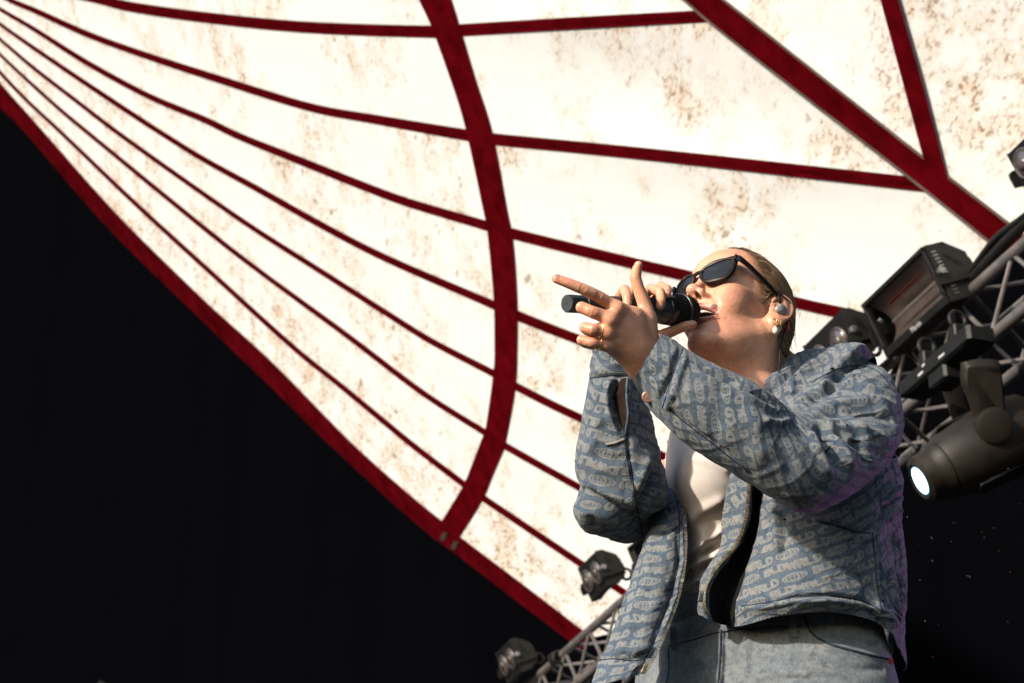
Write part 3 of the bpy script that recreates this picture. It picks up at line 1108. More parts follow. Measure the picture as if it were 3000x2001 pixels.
def head_sdf(p, hair=False):
    """p in the head frame, metres"""
    q = p * 1000.0
    a = q.copy()
    a[..., 1] = np.abs(a[..., 1])                       # mirrored for paired features
    d = ell(q, (-2, 0, 49), (95, 72, 84))                # braincase
    d = smin(d, ell(q, (37, 0, 56), (56, 61, 57)), 22)  # forehead
    if hair:
        return d * MM
    d = smin(d, ell(q, (42, 0, -18), (50, 55, 62)), 20)             # middle of the face
    d = smin(d, ell(a, (58, 40, -6), (27, 21, 17)), 20)             # cheekbones
    d = smin(d, ell(a, (62, 30, -30), (26, 22, 24)), 18)            # cheeks
    d = smin(d, ell(q, (72, 0, -42), (27, 30, 28)), 16)             # muzzle
    jd = 8.0                                                        # jaw dropped to sing
    d = smin(d, cone(a, (7, 47, -48), (66, 18, -82 - jd), 15, 14), 22)
    d = smin(d, ell(q, (78, 0, -84 - jd), (17, 20, 15)), 16)        # chin
    d = smin(d, ell(q, (34, 0, -64), (46, 38, 25)), 24)             # floor of the jaw
    d = smin(d, cone(a, (88, 10, 36), (70, 48, 39), 8, 7), 14)      # brow
    # eye sockets and closed lids behind the glasses
    d = smax(d, -ell(a, (90, 31, 21), (15, 17, 11)), 12)
    d = smin(d, ell(a, (72, 31, 20), (14, 15, 12)), 5)
    # nose
    n = cone(q, (91, 0, 25), (107, 0, -6), 7.5, 8.5)
    n = smin(n, ell(q, (112.5, 0, -9.5), (10, 10.5, 9)), 7)
    n = smin(n, ell(a, (101.5, 12.5, -15.5), (10, 6.8, 8)), 6)
    n = smin(n, cone(q, (96, 0, -16), (104, 0, -19), 7, 5), 6)
    d = smin(d, n, 9)
    d = smax(d, -ell(a, (104.5, 7.6, -19.5), (6.6, 4.1, 9.0)), 1.2)
    d = smax(d, -ell(a, (92, 20.5, -15), (9, 2.8, 8)), 7)           # crease round the wing
    d = d + 2.6 * np.exp(-((a[..., 1] - 28 - (-22 - a[..., 2]) * .40) / 3.4) ** 2 - ((a[..., 2] + 32) / 15) ** 2) * (q[..., 0] > 50)   # smile line
    # mouth
    d = smax(d, -ell(a, (90, 0, -51.5), (38, 34, 10.0)), 4)
    up = chain(a, [((71, 36, -57), 2.6), ((86, 24, -45.5), 3.6), ((97, 10, -38.3), 4.3), ((101, 4, -37.0), 4.4), ((101.0, 0, -37.8), 4.1)], 3)
    lo = chain(a, [((71, 36, -57), 2.6), ((83, 26, -57 - jd * .5), 3.6), ((92.5, 12, -60 - jd * .7), 4.6), ((96.5, 0, -60.4 - jd * .7), 4.8)], 3)
    d = smin(d, up, 3.5)
    d = smin(d, lo, 3.5)
    d = d + 1.6 * np.exp(-(q[..., 1] / 3.4) ** 2 - ((q[..., 2] + 28) / 6) ** 2) * (q[..., 0] > 90)   # philtrum
    d = d + 2.0 * np.exp(-(q[..., 1] / 15) ** 2 - ((q[..., 2] + 74 + jd) / 5) ** 2) * (q[..., 0] > 70)    # dent under the lip
    # ears
    for s in (1, -1):
        e = q.copy()
        e[..., 1] *= s
        er = e - np.array((-13, 74, 4))
        c, sn = math.cos(.20), math.sin(.20)
        er = np.stack((er[..., 0] * c + er[..., 2] * sn, er[..., 1], -er[..., 0] * sn + er[..., 2] * c), -1)
        yy = er[..., 1] + .42 * er[..., 0]              # ear stands away from the head towards the back
        er = np.stack((er[..., 0], yy, er[..., 2]), -1)
        body = ell(er, (0, 0, 0), (15.5, 4.2, 28))
        R = np.sqrt((er[..., 0] / 16) ** 2 + ((er[..., 2] - 4) / 26) ** 2)
        helix = np.sqrt(((R - 1) * 17) ** 2 + (er[..., 1] - 3.8) ** 2) - 3.7
        helix = smax(helix, -(er[..., 0] + 30 - 26 * (er[..., 2] < 6)) * .5 - 6 + 0 * R, 3) if False else helix
        front = np.clip((er[..., 0] - 4) / 10, 0, 1) * np.clip((12 - er[..., 2]) / 14, 0, 1)
        helix = helix + front * 6
        anti = np.sqrt(((np.sqrt((er[..., 0] / 10) ** 2 + ((er[..., 2] - 3) / 17) ** 2) - 1) * 10) ** 2 + (er[..., 1] - 2.5) ** 2) - 2.2 + np.clip((er[..., 0] + 1) / 5, 0, 1) * 6
        body = smin(body, helix, 3)
        body = smin(body, anti, 2.5)
        body = smax(body, -ell(er, (2.5, 5.5, -2), (7.5, 6, 9.5)), 3)
        body = smin(body, ell(er, (11.5, 2.5, -4), (3.2, 3.6, 5.5)), 3)         # tragus
        body = smin(body, ell(er, (4, 1.5, -24), (7, 4.0, 8)), 4)               # lobe
        d = smin(d, body, 4)
    return d * MM


NECK_A, NECK_B = h2l((-22, 0, -36) * np.array(MM)), lc(2240, 1175, 3.27)
CHEST = lc(2235, 1330, 3.20)


def face_sdf(p):
    d = head_sdf(l2h(p))
    n = cone(p, NECK_A, NECK_B, .056, .058)
    n = smin(n, cone(p, h2l((20 * MM, 0, -58 * MM)), lc(2170, 1150, 3.235), .046, .050), .03)
    # the two neck cords and the throat
    n = smin(n, cone(p, h2l((-12 * MM, 62 * MM, -32 * MM)), lc(2150, 1180, 3.20), .012, .012), .020)
    n = smin(n, cone(p, h2l((34 * MM, 0, -78 * MM)), lc(2125, 1165, 3.22), .020, .018), .030)
    d = smin(d, n, .022)
    ax_ = (NECK_B - NECK_A) / np.linalg.norm(NECK_B - NECK_A)
    tn_ = (p - NECK_A) @ ax_
    for k_, a_ in ((.030, .0012), (.050, .0014), (.068, .0010)):
        n = n + a_ * np.exp(-((tn_ - k_ - .004 * np.sin(p[..., 0] * 60)) / .0022) ** 2)
    sh = cone(p, lc(2110, 1270, 3.36), lc(2420, 1190, 3.24), .045, .045)
    d = smin(d, sh, .06)
    d = smin(d, ell(p, CHEST, (.115, .12, .085)), .05)
    return d


def hand_sdf(p, fingers, palm, kp=.010, bumps=(), tend=(), creases=()):
    """fingers: chains of (point, radius); palm: list of cones"""
    d = None
    for a, b, ra, rb in palm:
        e = cone(p, a, b, ra, rb)
        d = e if d is None else smin(d, e, .016)
    f = None
    for ch in fingers:
        e = chain(p, ch, .003)
        f = e if f is None else smin(f, e, .0022)
    d = smin(d, f, kp)
    if bumps:
        for c, r in bumps:
            d = smin(d, np.linalg.norm(p - c, axis=-1) - r * MM, .008)
        for a, b in tend:
            d = d - .0011 * np.exp(-(np.maximum(cone(p, a, b, .010, .008), 0) / .004) ** 2)
        for c, ax, w in creases:
            d = d + .0013 * np.exp(-(((p - c) @ ax) / .0010) ** 2) * np.exp(-(np.linalg.norm(p - c, axis=-1) / w) ** 2)
    return d


def pt(u, v, d, r):
    return (lc(u, v, d), r * MM * .92)


# ---- her left hand, nearest the viewer: index finger pointing, thumb up, the rest curled
LW = lc(1893, 1058, 2.905)
HND_L_F = [
    [pt(1808, 902, 2.862, 10.5), pt(1752, 868, 2.845, 9.6), pt(1708, 847, 2.835, 9.2), pt(1664, 829, 2.832, 8.2), pt(1630, 817, 2.832, 7.2)],          # index
    [pt(1790, 934, 2.852, 10.8), pt(1735, 914, 2.838, 9.8), pt(1704, 901, 2.842, 9.4), pt(1708, 902, 2.872, 8.6), pt(1738, 920, 2.886, 7.8)],          # middle
    [pt(1782, 972, 2.854, 10.4), pt(1736, 965, 2.836, 9.4), pt(1713, 960, 2.842, 8.9), pt(1720, 968, 2.872, 8.2), pt(1752, 982, 2.884, 7.4)],          # ring
    [pt(1780, 1008, 2.860, 9.6), pt(1735, 1004, 2.842, 8.6), pt(1704, 996, 2.848, 8.0), pt(1714, 1006, 2.874, 7.4), pt(1745, 1014, 2.884, 6.6)],        # little
    [pt(1900, 985, 2.900, 13.5), pt(1893, 905, 2.905, 11.5), pt(1872, 850, 2.905, 9.6), pt(1862, 815, 2.905, 9.2), pt(1866, 788, 2.905, 7.8), pt(1871, 776, 2.905, 6.5)],   # thumb
]
HND_L_P = [
    (LW, lc(1818, 915, 2.872), .024, .014), (LW, lc(1800, 945, 2.866), .024, .0145), (LW, lc(1797, 980, 2.868), .024, .0145),
    (LW, lc(1797, 1012, 2.874), .023, .0135), (lc(1885, 1040, 2.91), lc(1895, 940, 2.905), .020, .014), (LW, lc(1960, 1130, 2.93), .026, .030),
    (lc(1855, 930, 2.885), lc(1860, 1010, 2.885), .016, .020),
]
L_BUMP = [(lc(1806, 905, 2.853), 10.2), (lc(1786, 938, 2.843), 10.6), (lc(1778, 975, 2.845), 10.2), (lc(1776, 1009, 2.852), 9.4)]
L_TEND = [(lc(1872, 1020, 2.884), c + np.array((.004, 0, -.002))) for c, _ in L_BUMP]
L_CRS = []
for ch in HND_L_F[:4]:
    for k_ in (1, 2):
        a_, b_ = ch[k_ - 1][0], ch[k_ + 1][0]
        x_ = (b_ - a_) / np.linalg.norm(b_ - a_)
        for o_ in (-.0028, 0, .0028):
            L_CRS.append((ch[k_][0] + x_ * o_ + np.array((0, 0, .009)), x_, .009))
# ---- her right hand round the microphone
MIC_T, MIC_H = lc(1660, 889, 2.975), lc(2004, 911, 3.135)
RW = lc(1822, 1010, 3.135)
HND_R_F = [
    [pt(1880, 872, 3.150, 9.8), pt(1905, 846, 3.115, 8.8), pt(1934, 856, 3.058, 8.4), pt(1937, 880, 3.046, 7.8), pt(1934, 896, 3.046, 7.0)],
    [pt(1905, 880, 3.175, 9.4), pt(1936, 838, 3.150, 8.2), pt(1955, 848, 3.105, 8.2), pt(1954, 862, 3.085, 7.4)],
    [pt(1845, 868, 3.125, 10.0), pt(1868, 838, 3.085, 8.8), pt(1884, 862, 3.032, 8.4), pt(1882, 888, 3.022, 7.4)],
    [pt(1812, 880, 3.105, 10.0), pt(1830, 848, 3.060, 8.6), pt(1838, 872, 3.005, 8.2), pt(1838, 894, 2.997, 7.4)],
    [pt(1872, 985, 3.130, 12.5), pt(1935, 985, 3.120, 10.5), pt(1982, 965, 3.112, 9.0), pt(2012, 954, 3.108, 8.2), pt(2030, 950, 3.108, 7.0)],
]
HND_R_P = [
    (RW, lc(1826, 900, 3.130), .024, .014), (RW, lc(1856, 890, 3.150), .024, .014), (RW, lc(1886, 888, 3.172), .023, .014), (RW, lc(1912, 895, 3.185), .022, .013),
    (RW, lc(1900, 985, 3.140), .020, .014), (RW, lc(1800, 1120, 3.13), .023, .025),
]


def paint(v, seg):
    """skin colour by place: lips, brows, stubble, flushed cheeks; painted shading in nostrils and on the hand"""
    base = np.array((.545, .268, .165))
    col = np.repeat(base[None], len(v), 0)
    n = fbm(v * 90, 3, 3)[:, None]
    n2 = fbm(v * 26, 3, 31)[:, None]
    fr = np.clip((vnoise(v * 330, 41) - .55) / .25, 0, 1)[:, None]
    col = col * (1 + .10 * n) * (1 + n2 * np.array((.06, .13, .16)))
    col = col * (1 - fr * np.array((.10, .20, .25)))
    if seg in ('left', 'right'):
        for ch in (HND_L_F if seg == 'left' else HND_R_F):
            for i_, (c_, r_) in enumerate(ch):
                d_ = np.linalg.norm(v - c_, axis=1)
                k_ = .42 if i_ < len(ch) - 1 else .6
                w_ = (k_ * np.exp(-(d_ / .011) ** 2))[:, None]
                col = col * (1 - w_) + np.array((.50, .185, .100)) * w_
        if seg == 'left':
            for c_, ax_, w0 in L_CRS:  # shade painted into the knuckle creases
                w_ = (.45 * np.exp(-(((v - c_) @ ax_) / .0009) ** 2) * np.exp(-(np.linalg.norm(v - c_, axis=1) / w0) ** 2))[:, None]
                col = col * (1 - w_) + np.array((.26, .09, .05)) * w_
            for a_, b_ in L_TEND:  # tendon ridges painted lighter, as if catching the light
                w_ = (.10 * np.exp(-(np.maximum(cone(v, a_, b_, .008, .006), 0) / .004) ** 2))[:, None]
                col = col * (1 + w_)
        vein = np.exp(-(fbm(v * 38, 2, 63) / .05) ** 2)[:, None]
        col = col * (1 - .07 * vein * np.array((1.0, .6, .4)))
    if seg == 'face':
        q = l2h(v) * 1000
        a = np.abs(q[:, 1])

        def blend(c, w):
            nonlocal col
            w = np.clip(w, 0, 1)[:, None]
            col = col * (1 - w) + np.array(c) * w
        face = q[:, 0] > 20
        blend((0.370, 0.111, 0.063), .55 * np.exp(-((q[:, 0] - 58) / 22) ** 2 - ((q[:, 2] + 4) / 15) ** 2 - ((a - 52) / 18) ** 2))
        blend((0.385, 0.148, 0.089), .5 * np.exp(-((q[:, 0] - 112) / 12) ** 2 - (a / 10) ** 2 - ((q[:, 2] + 8) / 10) ** 2))
        aa = np.stack((q[:, 0], a, q[:, 2]), 1)
        up = chain(aa, [((71, 36, -57), 3), ((86, 24, -45.8), 3.9), ((97, 10, -38.6), 4.7), ((101, 4, -37.3), 4.8), ((101.0, 0, -38.2), 4.2)], 3)
        lo = chain(aa, [((71, 36, -57), 3), ((83, 26, -61), 3.9), ((92.5, 12, -65.6), 5.0), ((96.5, 0, -66), 5.2)], 3)
        lip = np.minimum(up, lo)
        blend((0.222, 0.063, 0.056), .9 * np.clip((.8 - lip) / 1.2, 0, 1) * (q[:, 0] > 78))
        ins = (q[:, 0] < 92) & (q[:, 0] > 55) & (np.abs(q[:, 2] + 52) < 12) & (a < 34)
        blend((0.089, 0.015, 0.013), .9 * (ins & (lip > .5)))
        nos = ell(aa, (104.5, 7.6, -20.5), (7.2, 4.3, 8.0))  # shade of the nostril holes painted into the skin colour
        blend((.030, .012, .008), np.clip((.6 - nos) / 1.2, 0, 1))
        br = cone(aa, (92, 11, 44), (74, 49, 53), 4.4, 2.2)
        blend((0.063, 0.031, 0.016), .75 * np.clip((1.4 - br) / 2.5, 0, 1) * (.75 + .25 * np.sin(q[:, 1] * 3 + q[:, 2] * 2)))
        blend((0.414, 0.155, 0.089), .55 * np.exp(-((q[:, 0] + 14) / 16) ** 2 - ((q[:, 2] - 4) / 26) ** 2) * (a > 70))
        hl = hairline(q)
        st = .5 + .5 * vnoise(np.stack((q[:, 0] * .05, q[:, 1] * .9, q[:, 2] * .9), 1), 8)
        blend((0.096, 0.052, 0.027), np.clip((hl + 16) / 20, 0, 1) * (.55 + .45 * st))
    return np.clip(col, 0, 1)


def hairline(q):
    """positive behind the hairline (mm), head frame in mm"""
    a = np.abs(q[:, 1])
    z = q[:, 2]
    front = np.interp(z, [-70, -30, -8, 0, 6, 20, 45, 70, 95, 115, 130], [-46, -34, -26, -14, 16, 24, 30, 42, 55, 58, 58])
    front = front - 8 * np.exp(-((a - 52) / 14) ** 2) * (z > 40)
    wob = 3.0 * vnoise(np.stack((q[:, 1] * .12, z * .12, z * 0), 1), 4)
    e = np.sqrt(((q[:, 0] + 13) / 22) ** 2 + ((z - 3) / 34) ** 2)
    return np.where(a > 48, np.minimum(front + wob - q[:, 0], (e - 1) * 20), front + wob - q[:, 0])


M_SKIN, t, b = new_mat('skin')
vc = nd(t, 'ShaderNodeVertexColor', layer_name='skin_colour')
nz = nd(t, 'ShaderNodeTexNoise', Scale=260.0, Detail=4.0)
tc = nd(t, 'ShaderNodeTexCoord')
t.links.new(tc.outputs['Object'], nz.inputs['Vector'])
mx = nd(t, 'ShaderNodeMix', data_type='RGBA', blend_type='MULTIPLY')
mx.inputs['Factor'].default_value = .5
t.links.new(vc.outputs['Color'], mx.inputs['A'])
t.links.new(ramp(t, nz.outputs['Fac'], [(.3, (.78, .74, .72)), (.7, (1, 1, 1))]), mx.inputs['B'])
t.links.new(mx.outputs['Result'], b.inputs['Base Color'])
b.inputs['Roughness'].default_value = .44
b.inputs['Specular IOR Level'].default_value = .42
b.inputs['Subsurface Weight'].default_value = .12
b.inputs['Subsurface Radius'].default_value = (.010, .004, .002)
b.inputs['Subsurface Scale'].default_value = .6
bp = nd(t, 'ShaderNodeBump', Strength=.55, Distance=.001)
t.links.new(nz.outputs['Fac'], bp.inputs['Height'])
t.links.new(bp.outputs[0], b.inputs['Normal'])

FV, FQ = surface(face_sdf, h2l((0, 0, 0)) - np.array((.25, .36, .22)), h2l((0, 0, 0)) + np.array((.22, .18, .22)), .0016)
LV, LQ = surface(lambda p: hand_sdf(p, HND_L_F, HND_L_P, .010, L_BUMP, L_TEND, L_CRS), lc(1590, 1160, 2.9) - np.array((0, .03, .12)), lc(2010, 740, 2.9) + np.array((.03, .03, .14)), .0014)
RV, RQ = surface(lambda p: hand_sdf(p, HND_R_F, HND_R_P, .007), lc(1700, 1150, 3.1) - np.array((.02, .03, .16)), lc(2070, 790, 3.1) + np.array((.02, .03, .16)), .0014)
FV, LV, RV = relax(FV, FQ, 2), relax(LV, LQ, 2), relax(RV, RQ, 2)


def torso_sdf(p):
    d = ell(p, lc(2150, 1500, 3.26), (.09, .22, .075))
    d = smin(d, ell(p, lc(2200, 1850, 3.20), (.075, .14, .07)), .06)
    d = smin(d, chain(p, [(lc(2470, 1150, 3.17), .045), (lc(2370, 1350, 2.95), .038), (lc(1960, 1130, 2.93), .026)], .02), .03)
    d = smin(d, chain(p, [(lc(2090, 1340, 3.42), .030), (lc(1800, 1480, 3.16), .036), (lc(1800, 1120, 3.13), .024)], .02), .03)
    return d


TV, TQ = surface(torso_sdf, lc(1600, 2050, 3.1) - np.array((.05, .1, .25)), lc(2650, 1050, 3.2) + np.array((.05, .05, .4)), .006)
vs = [FV, LV, RV, TV]
offs = np.cumsum([0] + [len(v) for v in vs[:-1]])
body_v = np.concatenate(vs)
body_f = np.concatenate([q + o for q, o in zip((FQ, LQ, RQ, TQ), offs)])
cols = np.concatenate([paint(FV, 'face'), paint(LV, 'left'), paint(RV, 'right'), paint(TV, 'hand')])
SLOC = P(2235, 2900, 2.8)
singer = link('person', mesh_np('person', to_world(body_v), body_f, M_SKIN, True, attrs={'skin_colour': cols}))
tag(singer, 'singer in sunglasses and patterned denim jacket, pointing while holding a microphone', 'person')
singer.parent = None

# ================================================================ woven pattern of the jacket
def _letters():
    B = [[(0, 0), (0, 1)], [(0, 1), (.42, 1), (.56, .93), (.6, .78), (.55, .62), (.4, .54), (0, .54)], [(.4, .54), (.6, .44), (.66, .26), (.6, .08), (.42, 0), (0, 0)]]
    L = [[(0, 1), (0, 0), (.6, 0)]]
    D = [[(0, 0), (0, 1), (.36, 1), (.56, .88), (.66, .65), (.66, .35), (.56, .12), (.36, 0), (0, 0)]]
    W = [[(-.02, 1), (.18, 0), (.40, .8), (.62, 0), (.82, 1)]]
    R = [[(0, 0), (0, 1)], [(0, 1), (.42, 1), (.58, .9), (.62, .74), (.56, .58), (.4, .5), (0, .5)], [(.34, .5), (.66, 0)]]
    return [B, L, D, W, R, L, D]


def jacquard(px=7):
    """woven tile, 140 x 50 mm: rows of block lettering and wire globes, each row shifted by half"""
    Wm, Hm = 140.0, 50.0
    x, y = np.meshgrid((np.arange(int(Wm * px)) + .5) / px, (np.arange(int(Hm * px)) + .5) / px)
    img = np.zeros_like(x)

    def seg(a, b, X, Y):
        a, b = np.array(a), np.array(b)
        ba = b - a
        t = np.clip(((X - a[0]) * ba[0] + (Y - a[1]) * ba[1]) / (ba @ ba + 1e-9), 0, 1)
        return np.hypot(X - a[0] - t * ba[0], Y - a[1] - t * ba[1])
    for row in (0, 1):
        y0 = 5.0 + 25.0 * row
        for wrap in (-1, 0, 1):
            x0 = 3.0 + 70.0 * row + wrap * Wm
            dmin = np.full_like(x, 99.)
            wob = 2.2 * np.sin((x - x0) / 88 * 2 * math.pi)
            pen = x0 + 1.5
            for i, lt in enumerate(_letters()):
                wd = 13.0 if i == 3 else 9.2
                for st in lt:
                    for a, b_ in zip(st[:-1], st[1:]):
                        sx = 14.5 if i == 3 else 13.0
                        dmin = np.minimum(dmin, seg((pen + a[0] * sx, y0 + a[1] * 12), (pen + b_[0] * sx, y0 + b_[1] * 12), x, y - wob))
                pen += wd + 3.0
            img = np.maximum(img, np.clip((3.0 - dmin) / .7, 0, 1))
            gx, gy = x0 + 112.5, y0 + 6.2
            ex, ey = (x - gx) / 17.5, (y - gy) / 8.6
            r = np.hypot(ex, ey)
            line = np.abs(r - 1) * 8.6
            for k in (.33, .68):
                line = np.minimum(line, np.abs(np.hypot(ex / k, ey) - 1) * 8.6 * k)
            line = np.minimum(line, np.abs(ex) * 17.5)
            for k in (-.62, -.22, .22, .62):
                line = np.minimum(line, np.abs(ey - k - .10 * np.sign(k) * (1 - ex ** 2)) * 8.6)
            img = np.maximum(img, np.where(r < 1.08, np.clip((.95 - line) / .4, 0, 1) * .95, 0))
    rib = .5 + .5 * np.sin(y * 2 * math.pi / 1.3)
    img = img * (.80 + .20 * rib)
    img *= .88 + .24 * (RNG.random(img.shape) - .5)
    return np.clip(img, 0, 1)


def make_image(name, a):
    h, w = a.shape
    im = bpy.data.images.new(name, w, h, alpha=False, float_buffer=False)
    im.colorspace_settings.name = 'Non-Color'
    buf = np.ones((h, w, 4), np.float32)
    buf[..., :3] = a[..., None]
    im.pixels.foreach_set(buf.ravel())
    im.update()
    im.pack()
    return im


JACQ = make_image('jacquard_weave', jacquard())


def denim_mat(name, pattern, c0, c1, fade=.40):
    m, t, b = new_mat(name)
    tc = nd(t, 'ShaderNodeTexCoord')
    uv = nd(t, 'ShaderNodeUVMap', uv_map='UVMap')
    # twill: fine diagonal ribs with slubby yarn
    mp = nd(t, 'ShaderNodeMapping')
    mp.inputs['Rotation'].default_value = (0, 0, math.radians(35))
    mp.inputs['Scale'].default_value = (1300, 160, 1)
    t.links.new(uv.outputs[0], mp.inputs['Vector'])
    yarn = nd(t, 'ShaderNodeTexNoise', Scale=1.0, Detail=3.0)
    t.links.new(mp.outputs[0], yarn.inputs['Vector'])
    mp2 = nd(t, 'ShaderNodeMapping')
    mp2.inputs['Scale'].default_value = (120, 700, 1)
    t.links.new(uv.outputs[0], mp2.inputs['Vector'])
    weft = nd(t, 'ShaderNodeTexNoise', Scale=1.0, Detail=3.0)
    t.links.new(mp2.outputs[0], weft.inputs['Vector'])
    worn = nd(t, 'ShaderNodeTexNoise', Scale=26.0, Detail=6.0, Roughness=.68)
    t.links.new(tc.outputs['Object'], worn.inputs['Vector'])
    c0, c1 = np.array(c0), np.array(c1)
    ground = ramp(t, yarn.outputs['Fac'], [(.25, tuple(c0 * .66)), (.52, tuple(c0)), (.78, tuple(c0 * 1.15 + c1 * .22))])
    fd = nd(t, 'ShaderNodeMix', data_type='RGBA')
    fr = nd(t, 'ShaderNodeMapRange')
    fr.inputs['From Min'].default_value = .40
    fr.inputs['From Max'].default_value = .66
    fr.inputs['To Max'].default_value = fade
    t.links.new(worn.outputs['Fac'], fr.inputs['Value'])
    t.links.new(fr.outputs[0], fd.inputs['Factor'])
    t.links.new(ground, fd.inputs['A'])
    fd.inputs['B'].default_value = (*(c0 * .5 + c1 * .5), 1)
    col = fd.outputs['Result']
    hgt = yarn.outputs['Fac']
    if pattern:
        mp3 = nd(t, 'ShaderNodeMapping')
        mp3.inputs['Scale'].default_value = (1 / .150, 1 / .047, 1)
        t.links.new(uv.outputs[0], mp3.inputs['Vector'])
        im = nd(t, 'ShaderNodeTexImage')
        im.image = JACQ
        im.interpolation = 'Cubic'
        t.links.new(mp3.outputs[0], im.inputs['Vector'])
        mx = nd(t, 'ShaderNodeMix', data_type='RGBA')
        fmul = nd(t, 'ShaderNodeMath', operation='MULTIPLY')
        t.links.new(im.outputs['Color'], fmul.inputs[0])
        wr = nd(t, 'ShaderNodeMapRange')
        wr.inputs['To Min'].default_value = .62
        wr.inputs['To Max'].default_value = 1.15
        t.links.new(weft.outputs['Fac'], wr.inputs['Value'])
        t.links.new(wr.outputs[0], fmul.inputs[1])
        t.links.new(fmul.outputs[0], mx.inputs['Factor'])
        t.links.new(col, mx.inputs['A'])
        mx.inputs['B'].default_value = (*c1, 1)
        col = mx.outputs['Result']
        add = nd(t, 'ShaderNodeMath', operation='MULTIPLY_ADD')
        t.links.new(im.outputs['Color'], add.inputs[0])
        add.inputs[1].default_value = 1.6
        t.links.new(hgt, add.inputs[2])
        hgt = add.outputs[0]
    bp = nd(t, 'ShaderNodeBump', Strength=.45, Distance=.0012)
    t.links.new(hgt, bp.inputs['Height'])
    t.links.new(bp.outputs[0], b.inputs['Normal'])
    slub = nd(t, 'ShaderNodeTexNoise', Scale=140.0, Detail=4.0, Roughness=.7)
    t.links.new(tc.outputs['Object'], slub.inputs['Vector'])
    sm = nd(t, 'ShaderNodeMix', data_type='RGBA', blend_type='MULTIPLY')
    sm.inputs['Factor'].default_value = 1.0
    t.links.new(col, sm.inputs['A'])
    t.links.new(ramp(t, slub.outputs['Fac'], [(.32, (.66, .68, .71)), (.5, (1, 1, 1)), (.7, (1.22, 1.2, 1.16))]), sm.inputs['B'])
    col = sm.outputs['Result']
    t.links.new(col, b.inputs['Base Color'])
    b.inputs['Roughness'].default_value = .88
    b.inputs['Specular IOR Level'].default_value = .15
    b.inputs['Sheen Weight'].default_value = .08
    return m


M_JACKET = denim_mat('jacquard_denim', True, (.042, .062, .088), (.165, .166, .160))
M_LINING_SHADE = simple('denim_lining_fold_shade', (.006, .0055, .0055), .9, 0, .3, 60, .3, 500, spec=.1)  # lining of the cloth; also paints the shade in the front fold
M_JEANS = denim_mat('washed_denim', False, (.088, .104, .118), (.205, .205, .198), .9)
M_TEE = simple('cream_jersey', (.45, .40, .365), .9, 0, .06, 20, .25, 700, spec=.15)
M_SLIT_SHADE = simple('slit_shade_brown', (.014, .0075, .005), .8, 0, .3, 60, .3, 300, spec=.1)  # stands for the shade inside the cuff slit
M_ZIP = simple('brass_zip', (.50, .40, .27), .27, .9, .3, 300)
M_THREAD = simple('pale_thread', (.20, .19, .17), .8, 0, .2, 100, spec=.1)
M_THREADD = simple('dark_seam', (.020, .028, .040), .9, 0, .2, 100, spec=.1)


# ================================================================ cloth builders
def grid_normals(g):
    du = np.gradient(g, axis=1)
    dv = np.gradient(g, axis=0)
    n = np.cross(du, dv)
    return n / np.maximum(np.linalg.norm(n, axis=-1, keepdims=True), 1e-12)


def seg_dist(px, poly):
    best = np.full(px.shape[:-1], 1e9)
    tt = np.zeros(px.shape[:-1])
    L = 0
    tot = sum(math.dist(a[:2], b[:2]) for a, b in zip(poly[:-1], poly[1:]))
    for a, b in zip(poly[:-1], poly[1:]):
        a, b = np.array(a[:2], float), np.array(b[:2], float)
        ba = b - a
        l = np.linalg.norm(ba)
        t = np.clip(((px - a) @ ba) / (l * l), 0, 1)
        d = np.linalg.norm(px - a - t[..., None] * ba, axis=-1)
        m = d < best
        best = np.where(m, d, best)
        tt = np.where(m, (L + t * l) / tot, tt)
        L += l
    return best, tt


def apply_folds(g, folds, n=None):
    """push the cloth out (or in) along drawn crease lines: (polyline in photo pixels, width px, height m[, end taper])"""
    if n is None:
        n = grid_normals(g)
    flip = np.sign(-(n * g).sum(-1))                         # towards the viewer
    px = to_pix(g)
    disp = np.zeros(g.shape[:-1])
    for f in folds:
        poly, w, h = f[:3]
        d, t = seg_dist(px, poly)
        taper = np.clip(np.minimum(t, 1 - t) * 5 + .15, 0, 1) if len(f) < 4 else 1.0
        disp += 1.35 * h * np.exp(-(d / w) ** 2) * taper
    face = np.clip(np.abs((n * g).sum(-1)) / np.linalg.norm(g, axis=-1) * 2.2, .15, 1)
    return g + n * (flip * disp * face)[..., None]


def interp_grid(rows, nu, nv):
    r = np.array([[lc(*c[:3]) for c in row] for row in rows])

    def up(a, n):
        k = a.shape[0]
        e = np.concatenate((2 * a[:1] - a[1:2], a, 2 * a[-1:] - a[-2:-1]))
        x = np.linspace(0, k - 1, n)
        i = np.minimum(x.astype(int), k - 2)
        t = (x - i).reshape(-1, *([1] * (a.ndim - 1)))
        p0, p1, p2, p3 = e[i], e[i + 1], e[i + 2], e[i + 3]
        return .5 * (2 * p1 + (p2 - p0) * t + (2 * p0 - 5 * p1 + 4 * p2 - p3) * t ** 2 + (3 * p1 - p0 - 3 * p2 + p3) * t ** 3)
    a = up(r, nv)
    return np.swapaxes(up(np.swapaxes(a, 0, 1), nu), 0, 1)


